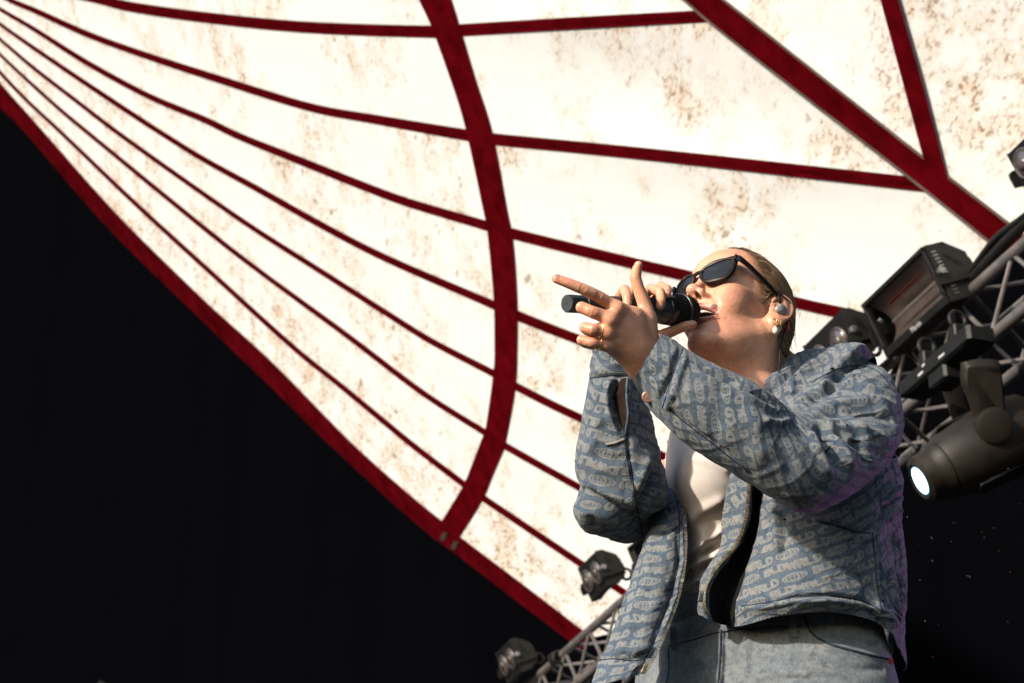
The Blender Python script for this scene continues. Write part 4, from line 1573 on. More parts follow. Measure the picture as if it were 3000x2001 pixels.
def crumple(g, amp, size, seed, n=None, along=None):
    if n is None:
        n = grid_normals(g)
    q = g / size
    if along is not None:
        ax = np.array(along, float) / np.linalg.norm(along)
        q = q - .55 * (q @ ax)[..., None] * ax
    w = fbm(q * .7 + 5, 2, seed + 50)
    f = 1 - np.abs(fbm(q + .8 * w[..., None], 2, seed)) * 2
    r1 = np.clip(1 - np.abs(vnoise(q * 1.7 + 1.3 * w[..., None], seed + 3)) * 3.2, 0, 1) ** 2
    r2 = np.clip(1 - np.abs(vnoise(q * 3.9 + 1.1 * w[..., None], seed + 5)) * 3.0, 0, 1) ** 2
    f2 = fbm(q * 2.3, 2, seed + 9)
    flip = np.sign(-(n * g).sum(-1))
    return g + n * (flip * amp * (f * .55 + f2 * .35 + r1 * .60 - r2 * .16))[..., None]


def uv_grid(g, rot, off=(0, 0), swap=False):
    du = np.linalg.norm(np.diff(g, axis=1), axis=-1)
    dv = np.linalg.norm(np.diff(g, axis=0), axis=-1)
    s = np.concatenate((np.zeros((g.shape[0], 1)), np.cumsum(du, 1)), 1)
    mid = g.shape[1] // 2
    s = s - s[:, mid:mid + 1]
    vline = np.concatenate(([0], np.cumsum(dv.mean(1))))[:, None] + np.zeros_like(s)
    c, sn = math.cos(rot), math.sin(rot)
    return np.stack((s * c - vline * sn + off[0], -(s * sn + vline * c) + off[1]), -1)


def shell(name, g, mats, parent, uv, th=.0016, closed=False, cap_mat=0, dark=None):
    """cloth sheet of real thickness from a grid of points; mats = (outside, inside)"""
    nv, nu = g.shape[:2]
    n = grid_normals(g)
    if closed:
        n[:, 0] = n[:, -1] = (n[:, 0] + n[:, -1]) / 2
    out = -np.sign((n * g).sum(-1).mean())
    if closed:
        c = g.mean(axis=1, keepdims=True)
        out = np.sign((n * (g - c)).sum(-1).mean())
    inner = g - n * out * th
    v = np.concatenate((g.reshape(-1, 3), inner.reshape(-1, 3)))
    i, j = np.meshgrid(np.arange(nv - 1), np.arange(nu - 1), indexing='ij')
    a = (i * nu + j).ravel()
    q = np.stack((a, a + 1, a + nu + 1, a + nu), 1)
    N = nv * nu
    q2 = q[:, ::-1] + N
    if out < 0:
        q, q2 = q[:, ::-1], q2[:, ::-1]
    rim = []
    b1 = np.arange(nu - 1)
    for k in (0, nv - 1):
        p = k * nu + b1
        rim.append(np.stack((p, p + 1, p + 1 + N, p + N), 1))
    b2 = np.arange(nv - 1) * nu
    if not closed:
        for k in (0, nu - 1):
            p = b2 + k
            rim.append(np.stack((p, p + nu, p + nu + N, p + N), 1))
    rim = np.concatenate(rim)
    mi = np.concatenate((np.zeros(len(q)), np.ones(len(q2)), np.full(len(rim), cap_mat)))
    if dark:  # these outside columns take the inside material as painted fold shade
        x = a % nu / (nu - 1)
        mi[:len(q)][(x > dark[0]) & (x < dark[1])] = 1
    me = mesh_np(name, to_world(v), np.concatenate((q, q2, rim)), list(mats), True, uv=np.concatenate((uv.reshape(-1, 2),) * 2), mat_idx=mi)
    return link(name, me, parent)


def sleeve_grid(st, nu=150, nv=220, crease=.0):
    """tube from stations ((u, v) of its two outlines, centre depth, half thickness)"""
    a = []
    for (u1, v1), (u2, v2), d, hd in st:
        p1, p2 = lc(u1, v1, d), lc(u2, v2, d)
        a.append(np.concatenate(((p1 + p2) / 2, (p2 - p1) / 2, [hd])))
    a = np.array(a)
    k = len(a)
    e = np.concatenate((2 * a[:1] - a[1:2], a, 2 * a[-1:] - a[-2:-1]))
    seglen = np.concatenate(([0], np.cumsum(np.linalg.norm(np.diff(a[:, :3] + a[:, 3:6] * .4, axis=0), axis=1))))
    x = np.interp(np.linspace(0, seglen[-1], nv), seglen, np.arange(k))
    i = np.minimum(x.astype(int), k - 2)
    t = (x - i)[:, None]
    p0, p1, p2, p3 = e[i], e[i + 1], e[i + 2], e[i + 3]
    s = .5 * (2 * p1 + (p2 - p0) * t + (2 * p0 - 5 * p1 + 4 * p2 - p3) * t ** 2 + (3 * p1 - p0 - 3 * p2 + p3) * t ** 3)
    th = np.linspace(-math.pi, math.pi, nu) + math.pi / 2 + math.pi     # seam lies at the back
    c, h, hd = s[:, None, :3], s[:, None, 3:6], s[:, 6][:, None, None]
    vd = -s[:, :3] / np.linalg.norm(s[:, :3], axis=1)[:, None]
    co, si = np.cos(th)[None, :, None], np.sin(th)[None, :, None]
    co = np.sign(co) * np.abs(co) ** .92
    return c + h * co + vd[:, None] * hd * si


def uv_tube(g, off=(0, 0), rot=0.):
    nv, nu = g.shape[:2]
    r = np.linalg.norm(np.diff(g, axis=1), axis=-1).sum(1)
    rm = r.mean()
    t = np.linspace(-.5, .5, nu)[None] * rm + np.zeros((nv, 1))
    mid = nu // 2
    s = np.concatenate(([0], np.cumsum(np.linalg.norm(np.diff(g[:, mid], axis=0), axis=1))))[:, None] + np.zeros((1, nu))
    c, sn = math.cos(rot), math.sin(rot)
    return np.stack((t * c - s * sn + off[0], t * sn + s * c + off[1]), -1)


from mathutils.bvhtree import BVHTree


def caster(obs):
    """returns f(u, v): where the line of sight through a photo pixel first meets the given meshes"""
    vs_, fs_, n = [], [], 0
    for o in obs:
        me = o.data
        v = np.empty(len(me.vertices) * 3, np.float32)
        me.vertices.foreach_get('co', v)
        v = v.reshape(-1, 3) + np.array(o.matrix_parent_inverse.translation)[None] + (np.array(o.parent.location)[None] if o.parent else 0)
        vs_.append(v)
        fs_ += [[i + n for i in p.vertices] for p in me.polygons]
        n += len(v)
    bvh = BVHTree.FromPolygons([tuple(x) for x in np.concatenate(vs_)], fs_)
    o0 = Vector(CAM_T)

    def f(u, v):
        d = Vector(P(u, v, 1.0)) - o0
        h = bvh.ray_cast(o0, d.normalized())
        return (None, None) if h[0] is None else (np.array(h[0]), np.array(h[1]))
    return f


def seam(f, poly, r, mat, name, parent, n=60, lift=.0, dash=0):
    """sewn seam: a thin cord lying on the cloth along a drawn line; dash > 0 makes separate stitches"""
    c = catmull(poly, n)
    g = Geo()
    run = []
    view = None
    for k, (u, v) in enumerate(c[:, :2]):
        h, nn = f(u, v)
        if h is None or (run and np.linalg.norm(h - run[-1]) > .03):
            if len(run) > 2:
                g.tube(run, r, 6)
            run = []
            if h is None:
                continue
        w = CAM_T - h
        w /= np.linalg.norm(w)
        run.append(h + w * lift)
        if dash and len(run) == dash:
            g.tube(run[:-1] if dash > 2 else run, r, 5)
            run = []
    if len(run) > 2:
        g.tube(run, r, 6)
    return g.build(name, mat, parent, smooth=True) if g.n else None


# ---------------------------------------------------------------- near (left) sleeve
jacket = None
NEAR = [
    ((2430, 1090), (2535, 1058), 3.200, .022),
    ((2396, 1095), (2598, 1088), 3.160, .050),
    ((2350, 1145), (2640, 1180), 3.100, .078),
    ((2332, 1180), (2646, 1262), 3.055, .084),
    ((2324, 1196), (2612, 1340), 3.010, .086),
    ((2318, 1204), (2545, 1412), 2.970, .086),
    ((2308, 1202), (2452, 1474), 2.940, .084),
    ((2292, 1184), (2350, 1500), 2.920, .080),
    ((2252, 1150), (2262, 1458), 2.905, .074),
    ((2195, 1114), (2160, 1392), 2.897, .068),
    ((2120, 1080), (2062, 1335), 2.893, .062),
    ((2050, 1046), (1985, 1280), 2.893, .056),
    ((1990, 1010), (1915, 1208), 2.897, .047),
    ((1962, 992), (1884, 1165), 2.900, .042),
    ((1939, 978), (1856, 1116), 2.902, .037),
]
gN = sleeve_grid(NEAR, 200, 300)
gN = crumple(gN, .0024, .062, 3, along=(1, .15, .2))
gN = apply_folds(gN, [
    ([(2325, 1198), (2400, 1150), (2470, 1075), (2520, 1012)], 14, .010),          # ridge of the sleeve head
    ([(2345, 1200), (2420, 1148), (2490, 1078), (2540, 1020)], 11, -.010),
    ([(2350, 1215), (2450, 1185), (2560, 1170), (2630, 1195)], 13, .006),
    ([(2360, 1235), (2460, 1215), (2560, 1210), (2640, 1240)], 12, -.006),
    ([(2350, 1232), (2450, 1240), (2540, 1265), (2620, 1300)], 14, .006),
    ([(2360, 1250), (2450, 1275), (2530, 1310), (2590, 1340)], 12, -.005),
    ([(2400, 1120), (2480, 1105), (2560, 1120), (2620, 1150)], 11, .005),
    ([(2395, 1140), (2480, 1130), (2570, 1148), (2625, 1172)], 9, -.005),
    ([(2390, 1240), (2425, 1300), (2450, 1350), (2470, 1385)], 17, -.008),         # deep crease at the elbow
    ([(2412, 1235), (2450, 1290), (2482, 1340), (2500, 1375)], 15, .007),
    ([(2368, 1250), (2395, 1310), (2420, 1370), (2440, 1400)], 15, .006),
    ([(2500, 1270), (2530, 1320), (2545, 1370)], 11, -.006),
    ([(2460, 1190), (2520, 1260), (2560, 1340)], 13, .004),
    ([(2050, 1075), (2120, 1110), (2200, 1150), (2290, 1190)], 9, -.006),          # crease along the forearm
    ([(2040, 1090), (2120, 1130), (2200, 1170), (2280, 1210)], 11, .004),
    ([(1960, 1200), (2020, 1250), (2090, 1300), (2150, 1345)], 8, -.004),
    ([(1995, 1020), (1960, 1110), (1930, 1180)], 9, -.006),                        # cuff seam
    ([(2010, 1035), (1985, 1120), (1950, 1205)], 10, .004),
    ([(2180, 1130), (2215, 1250), (2230, 1380)], 22, .003),
    ([(2255, 1185), (2290, 1300), (2330, 1420)], 20, -.004),
    ([(2100, 1100), (2110, 1200), (2090, 1310)], 22, -.0025),
    ([(2270, 1195), (2310, 1225), (2340, 1260)], 16, -.005),
    ([(2230, 1230), (2290, 1235), (2330, 1225)], 12, .006),
])
jk = []
N_SL = shell('sleeve', gN, (M_JACKET, M_LINING_SHADE), None, uv_tube(gN, (.02, .01), -.42), .002, True)
jk.append(N_SL)

# ---------------------------------------------------------------- far (right) sleeve
FAR = [
    ((1740, 1020), (1862, 1030), 3.130, .042),
    ((1731, 1075), (1868, 1075), 3.130, .045),
    ((1724, 1120), (1876, 1118), 3.130, .050),
    ((1710, 1195), (1898, 1190), 3.130, .055),
    ((1692, 1300), (1922, 1290), 3.130, .060),
    ((1686, 1365), (1940, 1360), 3.130, .064),
    ((1700, 1430), (1955, 1420), 3.135, .066),
    ((1681, 1492), (1955, 1470), 3.145, .066),
    ((1706, 1548), (1945, 1490), 3.165, .066),
    ((1770, 1574), (1948, 1480), 3.195, .066),
    ((1850, 1590), (1958, 1450), 3.235, .066),
    ((1925, 1540), (1975, 1400), 3.285, .066),
    ((1985, 1450), (1985, 1300), 3.330, .066),
    ((2030, 1400), (1985, 1262), 3.370, .066),
    ((2080, 1380), (2040, 1245), 3.400, .060),
]
gF = sleeve_grid(FAR, 170, 240)
gF = crumple(gF, .0028, .056, 21, along=(1, .45, 0))
gF = apply_folds(gF, [
    ([(1708, 1425), (1760, 1462), (1830, 1500), (1880, 1530)], 14, -.006),
    ([(1700, 1405), (1760, 1435), (1840, 1470), (1900, 1500)], 15, .006),
    ([(1690, 1500), (1740, 1500), (1800, 1525), (1860, 1570)], 13, .005),
    ([(1725, 1475), (1740, 1520), (1745, 1555)], 15, -.002),
    ([(1835, 1250), (1845, 1330), (1860, 1430), (1880, 1540)], 6, -.003),         # long sleeve seam
    ([(1930, 1360), (1900, 1430), (1870, 1490), (1860, 1540)], 14, -.008),
    ([(1905, 1330), (1880, 1400), (1840, 1470)], 15, .005),
    ([(1731, 1108), (1790, 1100), (1850, 1102)], 7, -.004),                       # cuff seam
    ([(1815, 1105), (1800, 1150), (1806, 1200), (1828, 1262)], 13, -.010),        # open slit above the cuff
    ([(1838, 1105), (1836, 1160), (1838, 1210), (1832, 1270)], 9, .006),
    ([(1790, 1110), (1778, 1160), (1785, 1215), (1815, 1275)], 9, .005),
    ([(1760, 1200), (1740, 1270), (1730, 1340)], 16, .003),
    ([(1730, 1330), (1790, 1350), (1850, 1340)], 16, -.003),
])
F_SL = shell('sleeve', gF, (M_JACKET, M_LINING_SHADE), None, uv_tube(gF, (.05, .03), .32), .002, True)
jk.append(F_SL)

# ---------------------------------------------------------------- right front panel, hanging open on the left of the picture
RP = [
    [(1975, 1290, 3.42), (1960, 1290, 3.33), (2000, 1268, 3.29), (2045, 1300, 3.285)],
    [(1975, 1390, 3.37), (1952, 1400, 3.27), (1978, 1392, 3.225), (2002, 1384, 3.23)],
    [(1960, 1510, 3.28), (1918, 1515, 3.18), (1962, 1512, 3.135), (2006, 1505, 3.145)],
    [(1930, 1640, 3.22), (1872, 1636, 3.11), (1935, 1640, 3.06), (2006, 1632, 3.08)],
    [(1900, 1760, 3.16), (1830, 1756, 3.06), (1905, 1762, 3.005), (1986, 1750, 3.03)],
    [(1860, 1880, 3.12), (1788, 1872, 3.02), (1865, 1880, 2.965), (1944, 1862, 2.985)],
    [(1830, 1960, 3.09), (1752, 1950, 2.99), (1825, 1962, 2.945), (1908, 1940, 2.96)],
    [(1800, 2040, 3.07), (1722, 2030, 2.97), (1790, 2000, 2.935), (1886, 1974, 2.95)],
]
gR = interp_grid(RP, 90, 260)
gR = crumple(gR, .0030, .050, 41, along=(1, .3, 0))
gR = apply_folds(gR, [
    ([(1985, 1520), (1990, 1640), (1965, 1750), (1915, 1880), (1880, 1950)], 8, -.003),
    ([(1995, 1520), (2000, 1640), (1978, 1750), (1930, 1880)], 6, .003),
    ([(1900, 1560), (1900, 1680), (1850, 1820), (1800, 1950)], 18, .004),
    ([(1945, 1500), (1970, 1495), (1995, 1470)], 7, -.005),
    ([(1985, 1685), (1975, 1720), (1960, 1740)], 12, -.004),
    ([(1800, 1850), (1860, 1850), (1940, 1835)], 14, -.003),
    ([(1800, 1905), (1860, 1910), (1920, 1890)], 10, .003),
    ([(1790, 1930), (1840, 1935), (1900, 1915)], 10, -.004),
])
jk.append(shell('front_panel', gR, (M_JACKET, M_LINING_SHADE), None, uv_grid(gR, .22, (.03, .02)), .002))

# ---------------------------------------------------------------- left front panel with its curled zip edge, running round to the back
LP = [
    [(2150, 1360, 3.115), (2205, 1355, 3.085), (2228, 1360, 3.125), (2246, 1370, 3.10), (2330, 1385, 3.075), (2420, 1390, 3.075), (2525, 1370, 3.11), (2590, 1350, 3.17), (2628, 1335, 3.26), (2560, 1300, 3.36)],
    [(2130, 1430, 3.100), (2194, 1430, 3.070), (2222, 1430, 3.11), (2242, 1440, 3.08), (2330, 1450, 3.045), (2420, 1450, 3.045), (2540, 1425, 3.09), (2606, 1405, 3.15), (2644, 1420, 3.23), (2580, 1400, 3.34)],
    [(2115, 1510, 3.085), (2186, 1515, 3.055), (2214, 1515, 3.095), (2236, 1512, 3.06), (2330, 1520, 3.015), (2430, 1515, 3.015), (2546, 1500, 3.065), (2604, 1480, 3.13), (2640, 1500, 3.21), (2590, 1500, 3.32)],
    [(2113, 1590, 3.070), (2158, 1592, 3.040), (2196, 1590, 3.085), (2222, 1590, 3.04), (2320, 1590, 2.995), (2430, 1588, 2.990), (2552, 1580, 3.04), (2608, 1570, 3.10), (2648, 1590, 3.19), (2600, 1600, 3.30)],
    [(2085, 1645, 3.060), (2108, 1650, 3.030), (2172, 1650, 3.075), (2202, 1655, 3.025), (2305, 1655, 2.980), (2430, 1650, 2.975), (2556, 1650, 3.02), (2612, 1650, 3.08), (2656, 1670, 3.17), (2610, 1680, 3.28)],
    [(2052, 1705, 3.045), (2068, 1715, 3.015), (2145, 1720, 3.06), (2182, 1722, 3.010), (2295, 1720, 2.965), (2430, 1712, 2.960), (2562, 1722, 3.005), (2620, 1735, 3.06), (2654, 1760, 3.15), (2615, 1770, 3.26)],
    [(2044, 1765, 3.035), (2062, 1775, 3.005), (2128, 1785, 3.05), (2168, 1788, 3.000), (2285, 1772, 2.955), (2430, 1760, 2.950), (2572, 1785, 2.990), (2628, 1815, 3.04), (2648, 1850, 3.13), (2620, 1860, 3.24)],
    [(2048, 1800, 3.030), (2078, 1815, 3.005), (2125, 1832, 3.06), (2168, 1834, 3.000), (2280, 1806, 2.962), (2430, 1792, 2.960), (2588, 1830, 2.990), (2634, 1900, 3.03), (2656, 1960, 3.11), (2625, 1960, 3.22)],
]
gL = interp_grid(LP, 330, 230)
gL = crumple(gL, .0022, .055, 61, along=(1, .2, 0))
gL = apply_folds(gL, [
    ([(2270, 1480), (2275, 1560), (2280, 1620)], 11, .006),
    ([(2295, 1490), (2296, 1570), (2292, 1630)], 9, -.005),
    ([(2400, 1540), (2440, 1555), (2500, 1580), (2550, 1575)], 9, .005),
    ([(2400, 1525), (2440, 1535), (2500, 1555), (2550, 1555)], 9, -.006),
    ([(2170, 1770), (2230, 1765), (2320, 1748), (2420, 1742), (2520, 1755), (2590, 1790)], 7, -.0045),   # hem stitching
    ([(2170, 1785), (2240, 1778), (2330, 1762), (2430, 1757), (2520, 1770), (2585, 1800)], 8, .004),
    ([(2555, 1560), (2562, 1640), (2568, 1720), (2580, 1780)], 7, .005),                                 # side seam
    ([(2568, 1560), (2575, 1640), (2582, 1720), (2592, 1780)], 7, -.006),
    ([(2480, 1670), (2520, 1690), (2560, 1730)], 9, -.004),
    ([(2560, 1770), (2600, 1800), (2630, 1840)], 11, .006),
    ([(2545, 1790), (2580, 1815), (2610, 1860)], 9, -.006),
    ([(2300, 1640), (2400, 1600), (2500, 1600)], 25, .003),
    ([(2600, 1540), (2630, 1600), (2640, 1690), (2640, 1800)], 12, -.008),
    ([(2600, 1480), (2615, 1440), (2640, 1420)], 14, .007),
    ([(2590, 1530), (2620, 1500), (2645, 1490)], 12, .006),
    ([(2580, 1500), (2615, 1470), (2640, 1455)], 9, -.008),
    ([(2605, 1650), (2620, 1740), (2635, 1830)], 11, .007),
])
jk.append(shell('front_panel', gL, (M_JACKET, M_LINING_SHADE), None, uv_grid(gL, .34, (.06, .01)), .0022, dark=(1.25 / 9, 2.75 / 9)))  # valley behind the zip edge coloured near black for its shade

# ---------------------------------------------------------------- shoulder yoke, collar, back
YK = [
    [(2170, 1290, 3.17), (2230, 1310, 3.11), (2300, 1330, 3.06), (2360, 1330, 3.05), (2390, 1340, 3.08)],
    [(2205, 1190, 3.19), (2250, 1210, 3.135), (2300, 1225, 3.10), (2345, 1235, 3.09), (2372, 1250, 3.13)],
    [(2228, 1128, 3.205), (2262, 1150, 3.155), (2295, 1175, 3.115), (2335, 1198, 3.075), (2362, 1215, 3.12)],
    [(2272, 1094, 3.225), (2310, 1108, 3.18), (2350, 1120, 3.15), (2398, 1140, 3.085), (2428, 1160, 3.125)],
    [(2322, 1054, 3.250), (2362, 1060, 3.215), (2405, 1064, 3.19), (2460, 1070, 3.120), (2500, 1092, 3.145)],
    [(2372, 1032, 3.280), (2410, 1022, 3.26), (2464, 1012, 3.235), (2518, 1010, 3.165), (2560, 1046, 3.205)],
    [(2400, 1040, 3.330), (2440, 1030, 3.32), (2490, 1022, 3.30), (2545, 1040, 3.23), (2570, 1090, 3.24)],
    [(2420, 1100, 3.400), (2460, 1100, 3.39), (2510, 1100, 3.36), (2570, 1110, 3.28), (2580, 1150, 3.28)],
]
gY = interp_grid(YK, 110, 190)
gY = crumple(gY, .0028, .045, 81, along=(.7, .7, 0))
gY = apply_folds(gY, [
    ([(2325, 1192), (2390, 1138), (2450, 1075), (2516, 1010)], 9, .005),
    ([(2295, 1180), (2350, 1130), (2410, 1072), (2470, 1018)], 11, -.007),
    ([(2262, 1165), (2310, 1130), (2360, 1085), (2410, 1040)], 10, .005),
    ([(2250, 1140), (2290, 1112), (2340, 1070)], 8, -.005),
    ([(2285, 1185), (2330, 1155), (2370, 1130)], 7, .004),
])
jk.append(shell('shoulder_yoke', gY, (M_JACKET, M_LINING_SHADE), None, uv_grid(gY, .5, (.01, .04)), .002))
CO = [
    [(2175, 1235, 3.170), (2190, 1215, 3.150), (2215, 1215, 3.145), (2228, 1222, 3.150)],
    [(2208, 1160, 3.195), (2216, 1142, 3.165), (2240, 1150, 3.150), (2258, 1172, 3.150)],
    [(2228, 1120, 3.215), (2240, 1104, 3.180), (2264, 1110, 3.160), (2288, 1132, 3.155)],
    [(2272, 1092, 3.245), (2284, 1076, 3.205), (2306, 1078, 3.185), (2330, 1096, 3.185)],
    [(2316, 1056, 3.280), (2326, 1040, 3.245), (2346, 1040, 3.225), (2372, 1056, 3.225)],
    [(2345, 1050, 3.330), (2360, 1028, 3.300), (2384, 1022, 3.285), (2412, 1030, 3.280)],
    [(2340, 1060, 3.380), (2360, 1040, 3.360), (2390, 1040, 3.350), (2420, 1050, 3.345)],
]
gC = interp_grid(CO, 50, 130)
gC = crumple(gC, .0016, .035, 91)
jk.append(shell('collar', gC, (M_JACKET, M_LINING_SHADE), None, uv_grid(gC, .8, (.08, .0)), .0025))
BK = [
    [(2530, 1140, 3.34), (2470, 1120, 3.42), (2360, 1100, 3.47), (2180, 1180, 3.52), (2010, 1280, 3.46)],
    [(2550, 1300, 3.36), (2480, 1300, 3.46), (2340, 1300, 3.52), (2150, 1340, 3.52), (1985, 1380, 3.42)],
    [(2600, 1600, 3.30), (2500, 1600, 3.40), (2330, 1600, 3.44), (2120, 1600, 3.40), (1945, 1580, 3.28)],
    [(2625, 1960, 3.22), (2500, 1900, 3.30), (2300, 1880, 3.34), (2060, 1880, 3.28), (1850, 1900, 3.14)],
]
gB = interp_grid(BK, 90, 90)
jk.append(shell('back_panel', gB, (M_JACKET, M_LINING_SHADE), None, uv_grid(gB, 0), .002))


# ---------------------------------------------------------------- t-shirt and jeans
def tee_sdf(p):
    px = to_pix(p)
    d = ell(p, lc(2120, 1480, 3.25), (.100, .25, .088))
    d = smin(d, ell(p, lc(2162, 1760, 3.205), (.090, .16, .084)), .08)
    d = smin(d, ell(p, lc(2085, 1400, 3.165), (.055, .062, .052)), .045)
    fl = 0
    for poly, w, h in (
        ([(2000, 1640), (2060, 1590), (2110, 1560)], 14, .007), ([(1995, 1690), (2050, 1645), (2100, 1625)], 12, .008),
        ([(1998, 1735), (2040, 1700), (2080, 1690)], 10, .007), ([(2000, 1665), (2060, 1620), (2110, 1595)], 10, -.006),
        ([(2000, 1715), (2045, 1675), (2090, 1655)], 9, -.006), ([(2060, 1560), (2045, 1650), (2035, 1740)], 14, .006),
        ([(2030, 1340), (2080, 1350), (2130, 1375)], 14, .003), ([(2010, 1540), (2050, 1500), (2110, 1470)], 16, .004)):
        dd, _ = seg_dist(px, poly)
        fl = fl + h * np.exp(-(dd / w) ** 2)
    d = d - fl * 1.5
    top = (p - lc(2160, 1235, 3.25)) @ UP_L
    bot = -((p - lc(2100, 1885, 3.08)) @ UP_L)
    return smax(smax(d, top, .012), bot, .01)


v, q = surface(tee_sdf, lc(1900, 2000, 3.3) - np.array((.03, .03, .15)), lc(2450, 1150, 3.2) + np.array((.03, .03, .3)), .0035)
jt = link('t_shirt', mesh_np('t_shirt', to_world(relax(v, q, 2)), q, M_TEE))

HIP = lc(2212, 2010, 3.135)
DOWN = -UP_L
FWD = np.array((-.50, -.20, .80)) / np.linalg.norm((-.50, -.20, .80))
FWD = FWD - UP_L * (FWD @ UP_L)
FWD /= np.linalg.norm(FWD)
LFT = np.cross(UP_L, FWD)


def jeans_sdf(p):
    px = to_pix(p)
    q = p - HIP
    l = np.stack((q @ FWD, q @ LFT, q @ UP_L), -1)
    d = ell(l, (-.005, .004, .02), (.128, .221, .20))
    d = smin(d, ell(l, (-.03, .004, -.06), (.135, .219, .14)), .05)
    for s in (1, -1):
        d = smin(d, cone(l, (0, s * .098, -.08), (.01, s * .10, -.46), .098, .070), .05)
        d = smin(d, cone(l, (.01, s * .10, -.46), (-.02, s * .105, -.88), .070, .062), .03)
    fl = 0
    for poly, w, h in (
        ([(2112, 1850), (2110, 1930), (2105, 2010)], 8, .006), ([(2128, 1850), (2128, 1930), (2124, 2010)], 7, -.005),
        ([(2190, 1860), (2188, 1940), (2184, 2010)], 6, .003),
        ([(2355, 1800), (2372, 1850), (2430, 1885), (2540, 1915), (2630, 1935)], 7, .004),
        ([(2365, 1790), (2385, 1835), (2440, 1865), (2540, 1890), (2630, 1905)], 9, -.006),
        ([(2230, 1960), (2330, 1950), (2450, 1960)], 12, .003), ([(2300, 1990), (2400, 1985), (2500, 1995)], 10, -.003),
        ([(1950, 1880), (2010, 1870), (2070, 1855)], 10, -.004), ([(2240, 1915), (2300, 1925), (2370, 1915)], 9, .004), ([(2215, 1985), (2290, 1972), (2360, 1978)], 9, .004), ([(2420, 1950), (2500, 1965), (2590, 1960)], 10, -.004), ([(2040, 1925), (2075, 1945), (2100, 1990)], 9, .004), ([(2130, 1885), (2165, 1895), (2185, 1920)], 8, .004), ([(2140, 1920), (2150, 1960), (2150, 2000)], 10, -.004)):
        dd, _ = seg_dist(px, poly)
        fl = fl + h * np.exp(-(dd / w) ** 2)
    d = d - fl * (l[..., 0] > 0)
    return smax(d, l[..., 2] - .125, .012)


v, q = surface(jeans_sdf, HIP - np.array((.36, 1.0, .35)), HIP + np.array((.36, .30, .75)), .0040)
v = relax(v, q, 1)
uvj = np.stack((v @ LFT, v @ UP_L), 1)
jj = link('jeans', mesh_np('jeans', to_world(v), q, M_JEANS, uv=uvj))
JN = jj
wb = []
for a_ in np.linspace(0, 2 * math.pi, 121):
    wb.append([HIP + UP_L * z + FWD * (.118 * math.cos(a_) - .006) * e + LFT * .203 * math.sin(a_) * e for z, e in ((.092, 1.0), (.094, 1.035), (.112, 1.04), (.130, 1.03), (.132, .99))])
gW = np.array(wb).transpose(1, 0, 2)
WB = shell('waistband', gW, (M_JEANS, M_LINING_SHADE), None, uv_tube(gW), .002, True)

# ---------------------------------------------------------------- shoes, so that she stands on the stage
for s in (1, -1):
    f0 = HIP + UP_L * -.92 + LFT * s * .105 + FWD * -.02
    def shoe(p, f0=f0):
        q = p - f0
        l = np.stack((q @ FWD, q @ LFT, q @ UP_L), -1)
        d = ell(l, (.06, 0, -.01), (.135, .046, .045))
        d = smin(d, ell(l, (-.02, 0, .03), (.055, .042, .06)), .03)
        return smax(d, -.045 - l[..., 2], .006)
    v, q = surface(shoe, f0 - .22, f0 + .22, .006)
    o = link('shoe', mesh_np('shoe', to_world(v), q, simple('white_leather', (.55, .54, .52), .5, 0, .1, 20)), None)
    o.parent = singer

# jacket: every panel hangs from one child of the singer
RF = jk[2]
jacket = jk.pop(3)
jacket.name = 'jacket'
for o in (jacket, jt, jj):
    o.parent = singer
for o in jk:
    o.parent = jacket
WB.parent = jj

# ================================================================ hair
def hair_sdf(p):
    h = l2h(p)
    q = h * 1000
    d = head_sdf(h, hair=True) * 1000
    d = smin(d, ell(q, (-38, 0, 8), (52, 62, 52)), 20)
    d = smin(d, ell(q, (-46, 0, -28), (40, 48, 34)), 20)
    hl = hairline(q)
    # combed strands run back and down towards the knot
    k = np.array((-104, 0, 4))
    w = q - k
    ang = np.arctan2(w[..., 1] * 1.0, w[..., 2] + .35 * w[..., 0])
    st = vnoise(np.stack((ang * 26, np.linalg.norm(w, axis=-1) * .012, 0 * ang), -1), 12) + .6 * vnoise(np.stack((ang * 60, np.linalg.norm(w, axis=-1) * .02, 0 * ang), -1), 13)
    th = np.clip(hl * .16, -3, 3.2)
    d = d - th - 1.1 * st * np.clip(hl / 14, 0, 1)
    # low knot of hair
    b = ell(q, (-112, 2, 2), (19, 21, 22))
    sp_ = np.arctan2(q[..., 2] - 2, q[..., 1] - 2)
    b = b + 1.6 * np.sin(sp_ * 3 + np.hypot(q[..., 1] - 2, q[..., 2] - 2) * .5)
    d = smin(d, b, 7)
    d = smax(d, -hl - .2, 2.0)
    nape = -(q[..., 2] + 58 + .25 * (q[..., 0] + 40))
    d = smax(d, nape, 3)
    return d * MM


hv, hq = surface(hair_sdf, h2l((0, 0, 0)) - .20, h2l((0, 0, 0)) + .20, .0016)
hv, hq = biggest(hv, hq)
hv = relax(hv, hq, 1, .4)
q = l2h(hv) * 1000
w = q - np.array((-104, 0, 4))
ang = np.arctan2(w[:, 1], w[:, 2] + .35 * w[:, 0])
st = .5 + .5 * vnoise(np.stack((ang * 34, np.linalg.norm(w, axis=1) * .015, ang * 0), 1), 5)
st2 = .5 + .5 * vnoise(np.stack((ang * 90, np.linalg.norm(w, axis=1) * .03, ang * 0), 1), 6)
bl = np.clip(st * .7 + st2 * .5 - .1, 0, 1)[:, None]
hc = np.array((.040, .022, .011)) * (1 - bl) + np.array((.15, .09, .045)) * bl
tip = np.clip((-q[:, 0] - 96) / 14, 0, 1)[:, None]
hc = hc * (1 - tip) + np.array((.33, .21, .11)) * (.6 + .5 * bl) * tip
M_HAIR, t, b = new_mat('hair')
vc = nd(t, 'ShaderNodeVertexColor', layer_name='hair_colour')
t.links.new(vc.outputs['Color'], b.inputs['Base Color'])
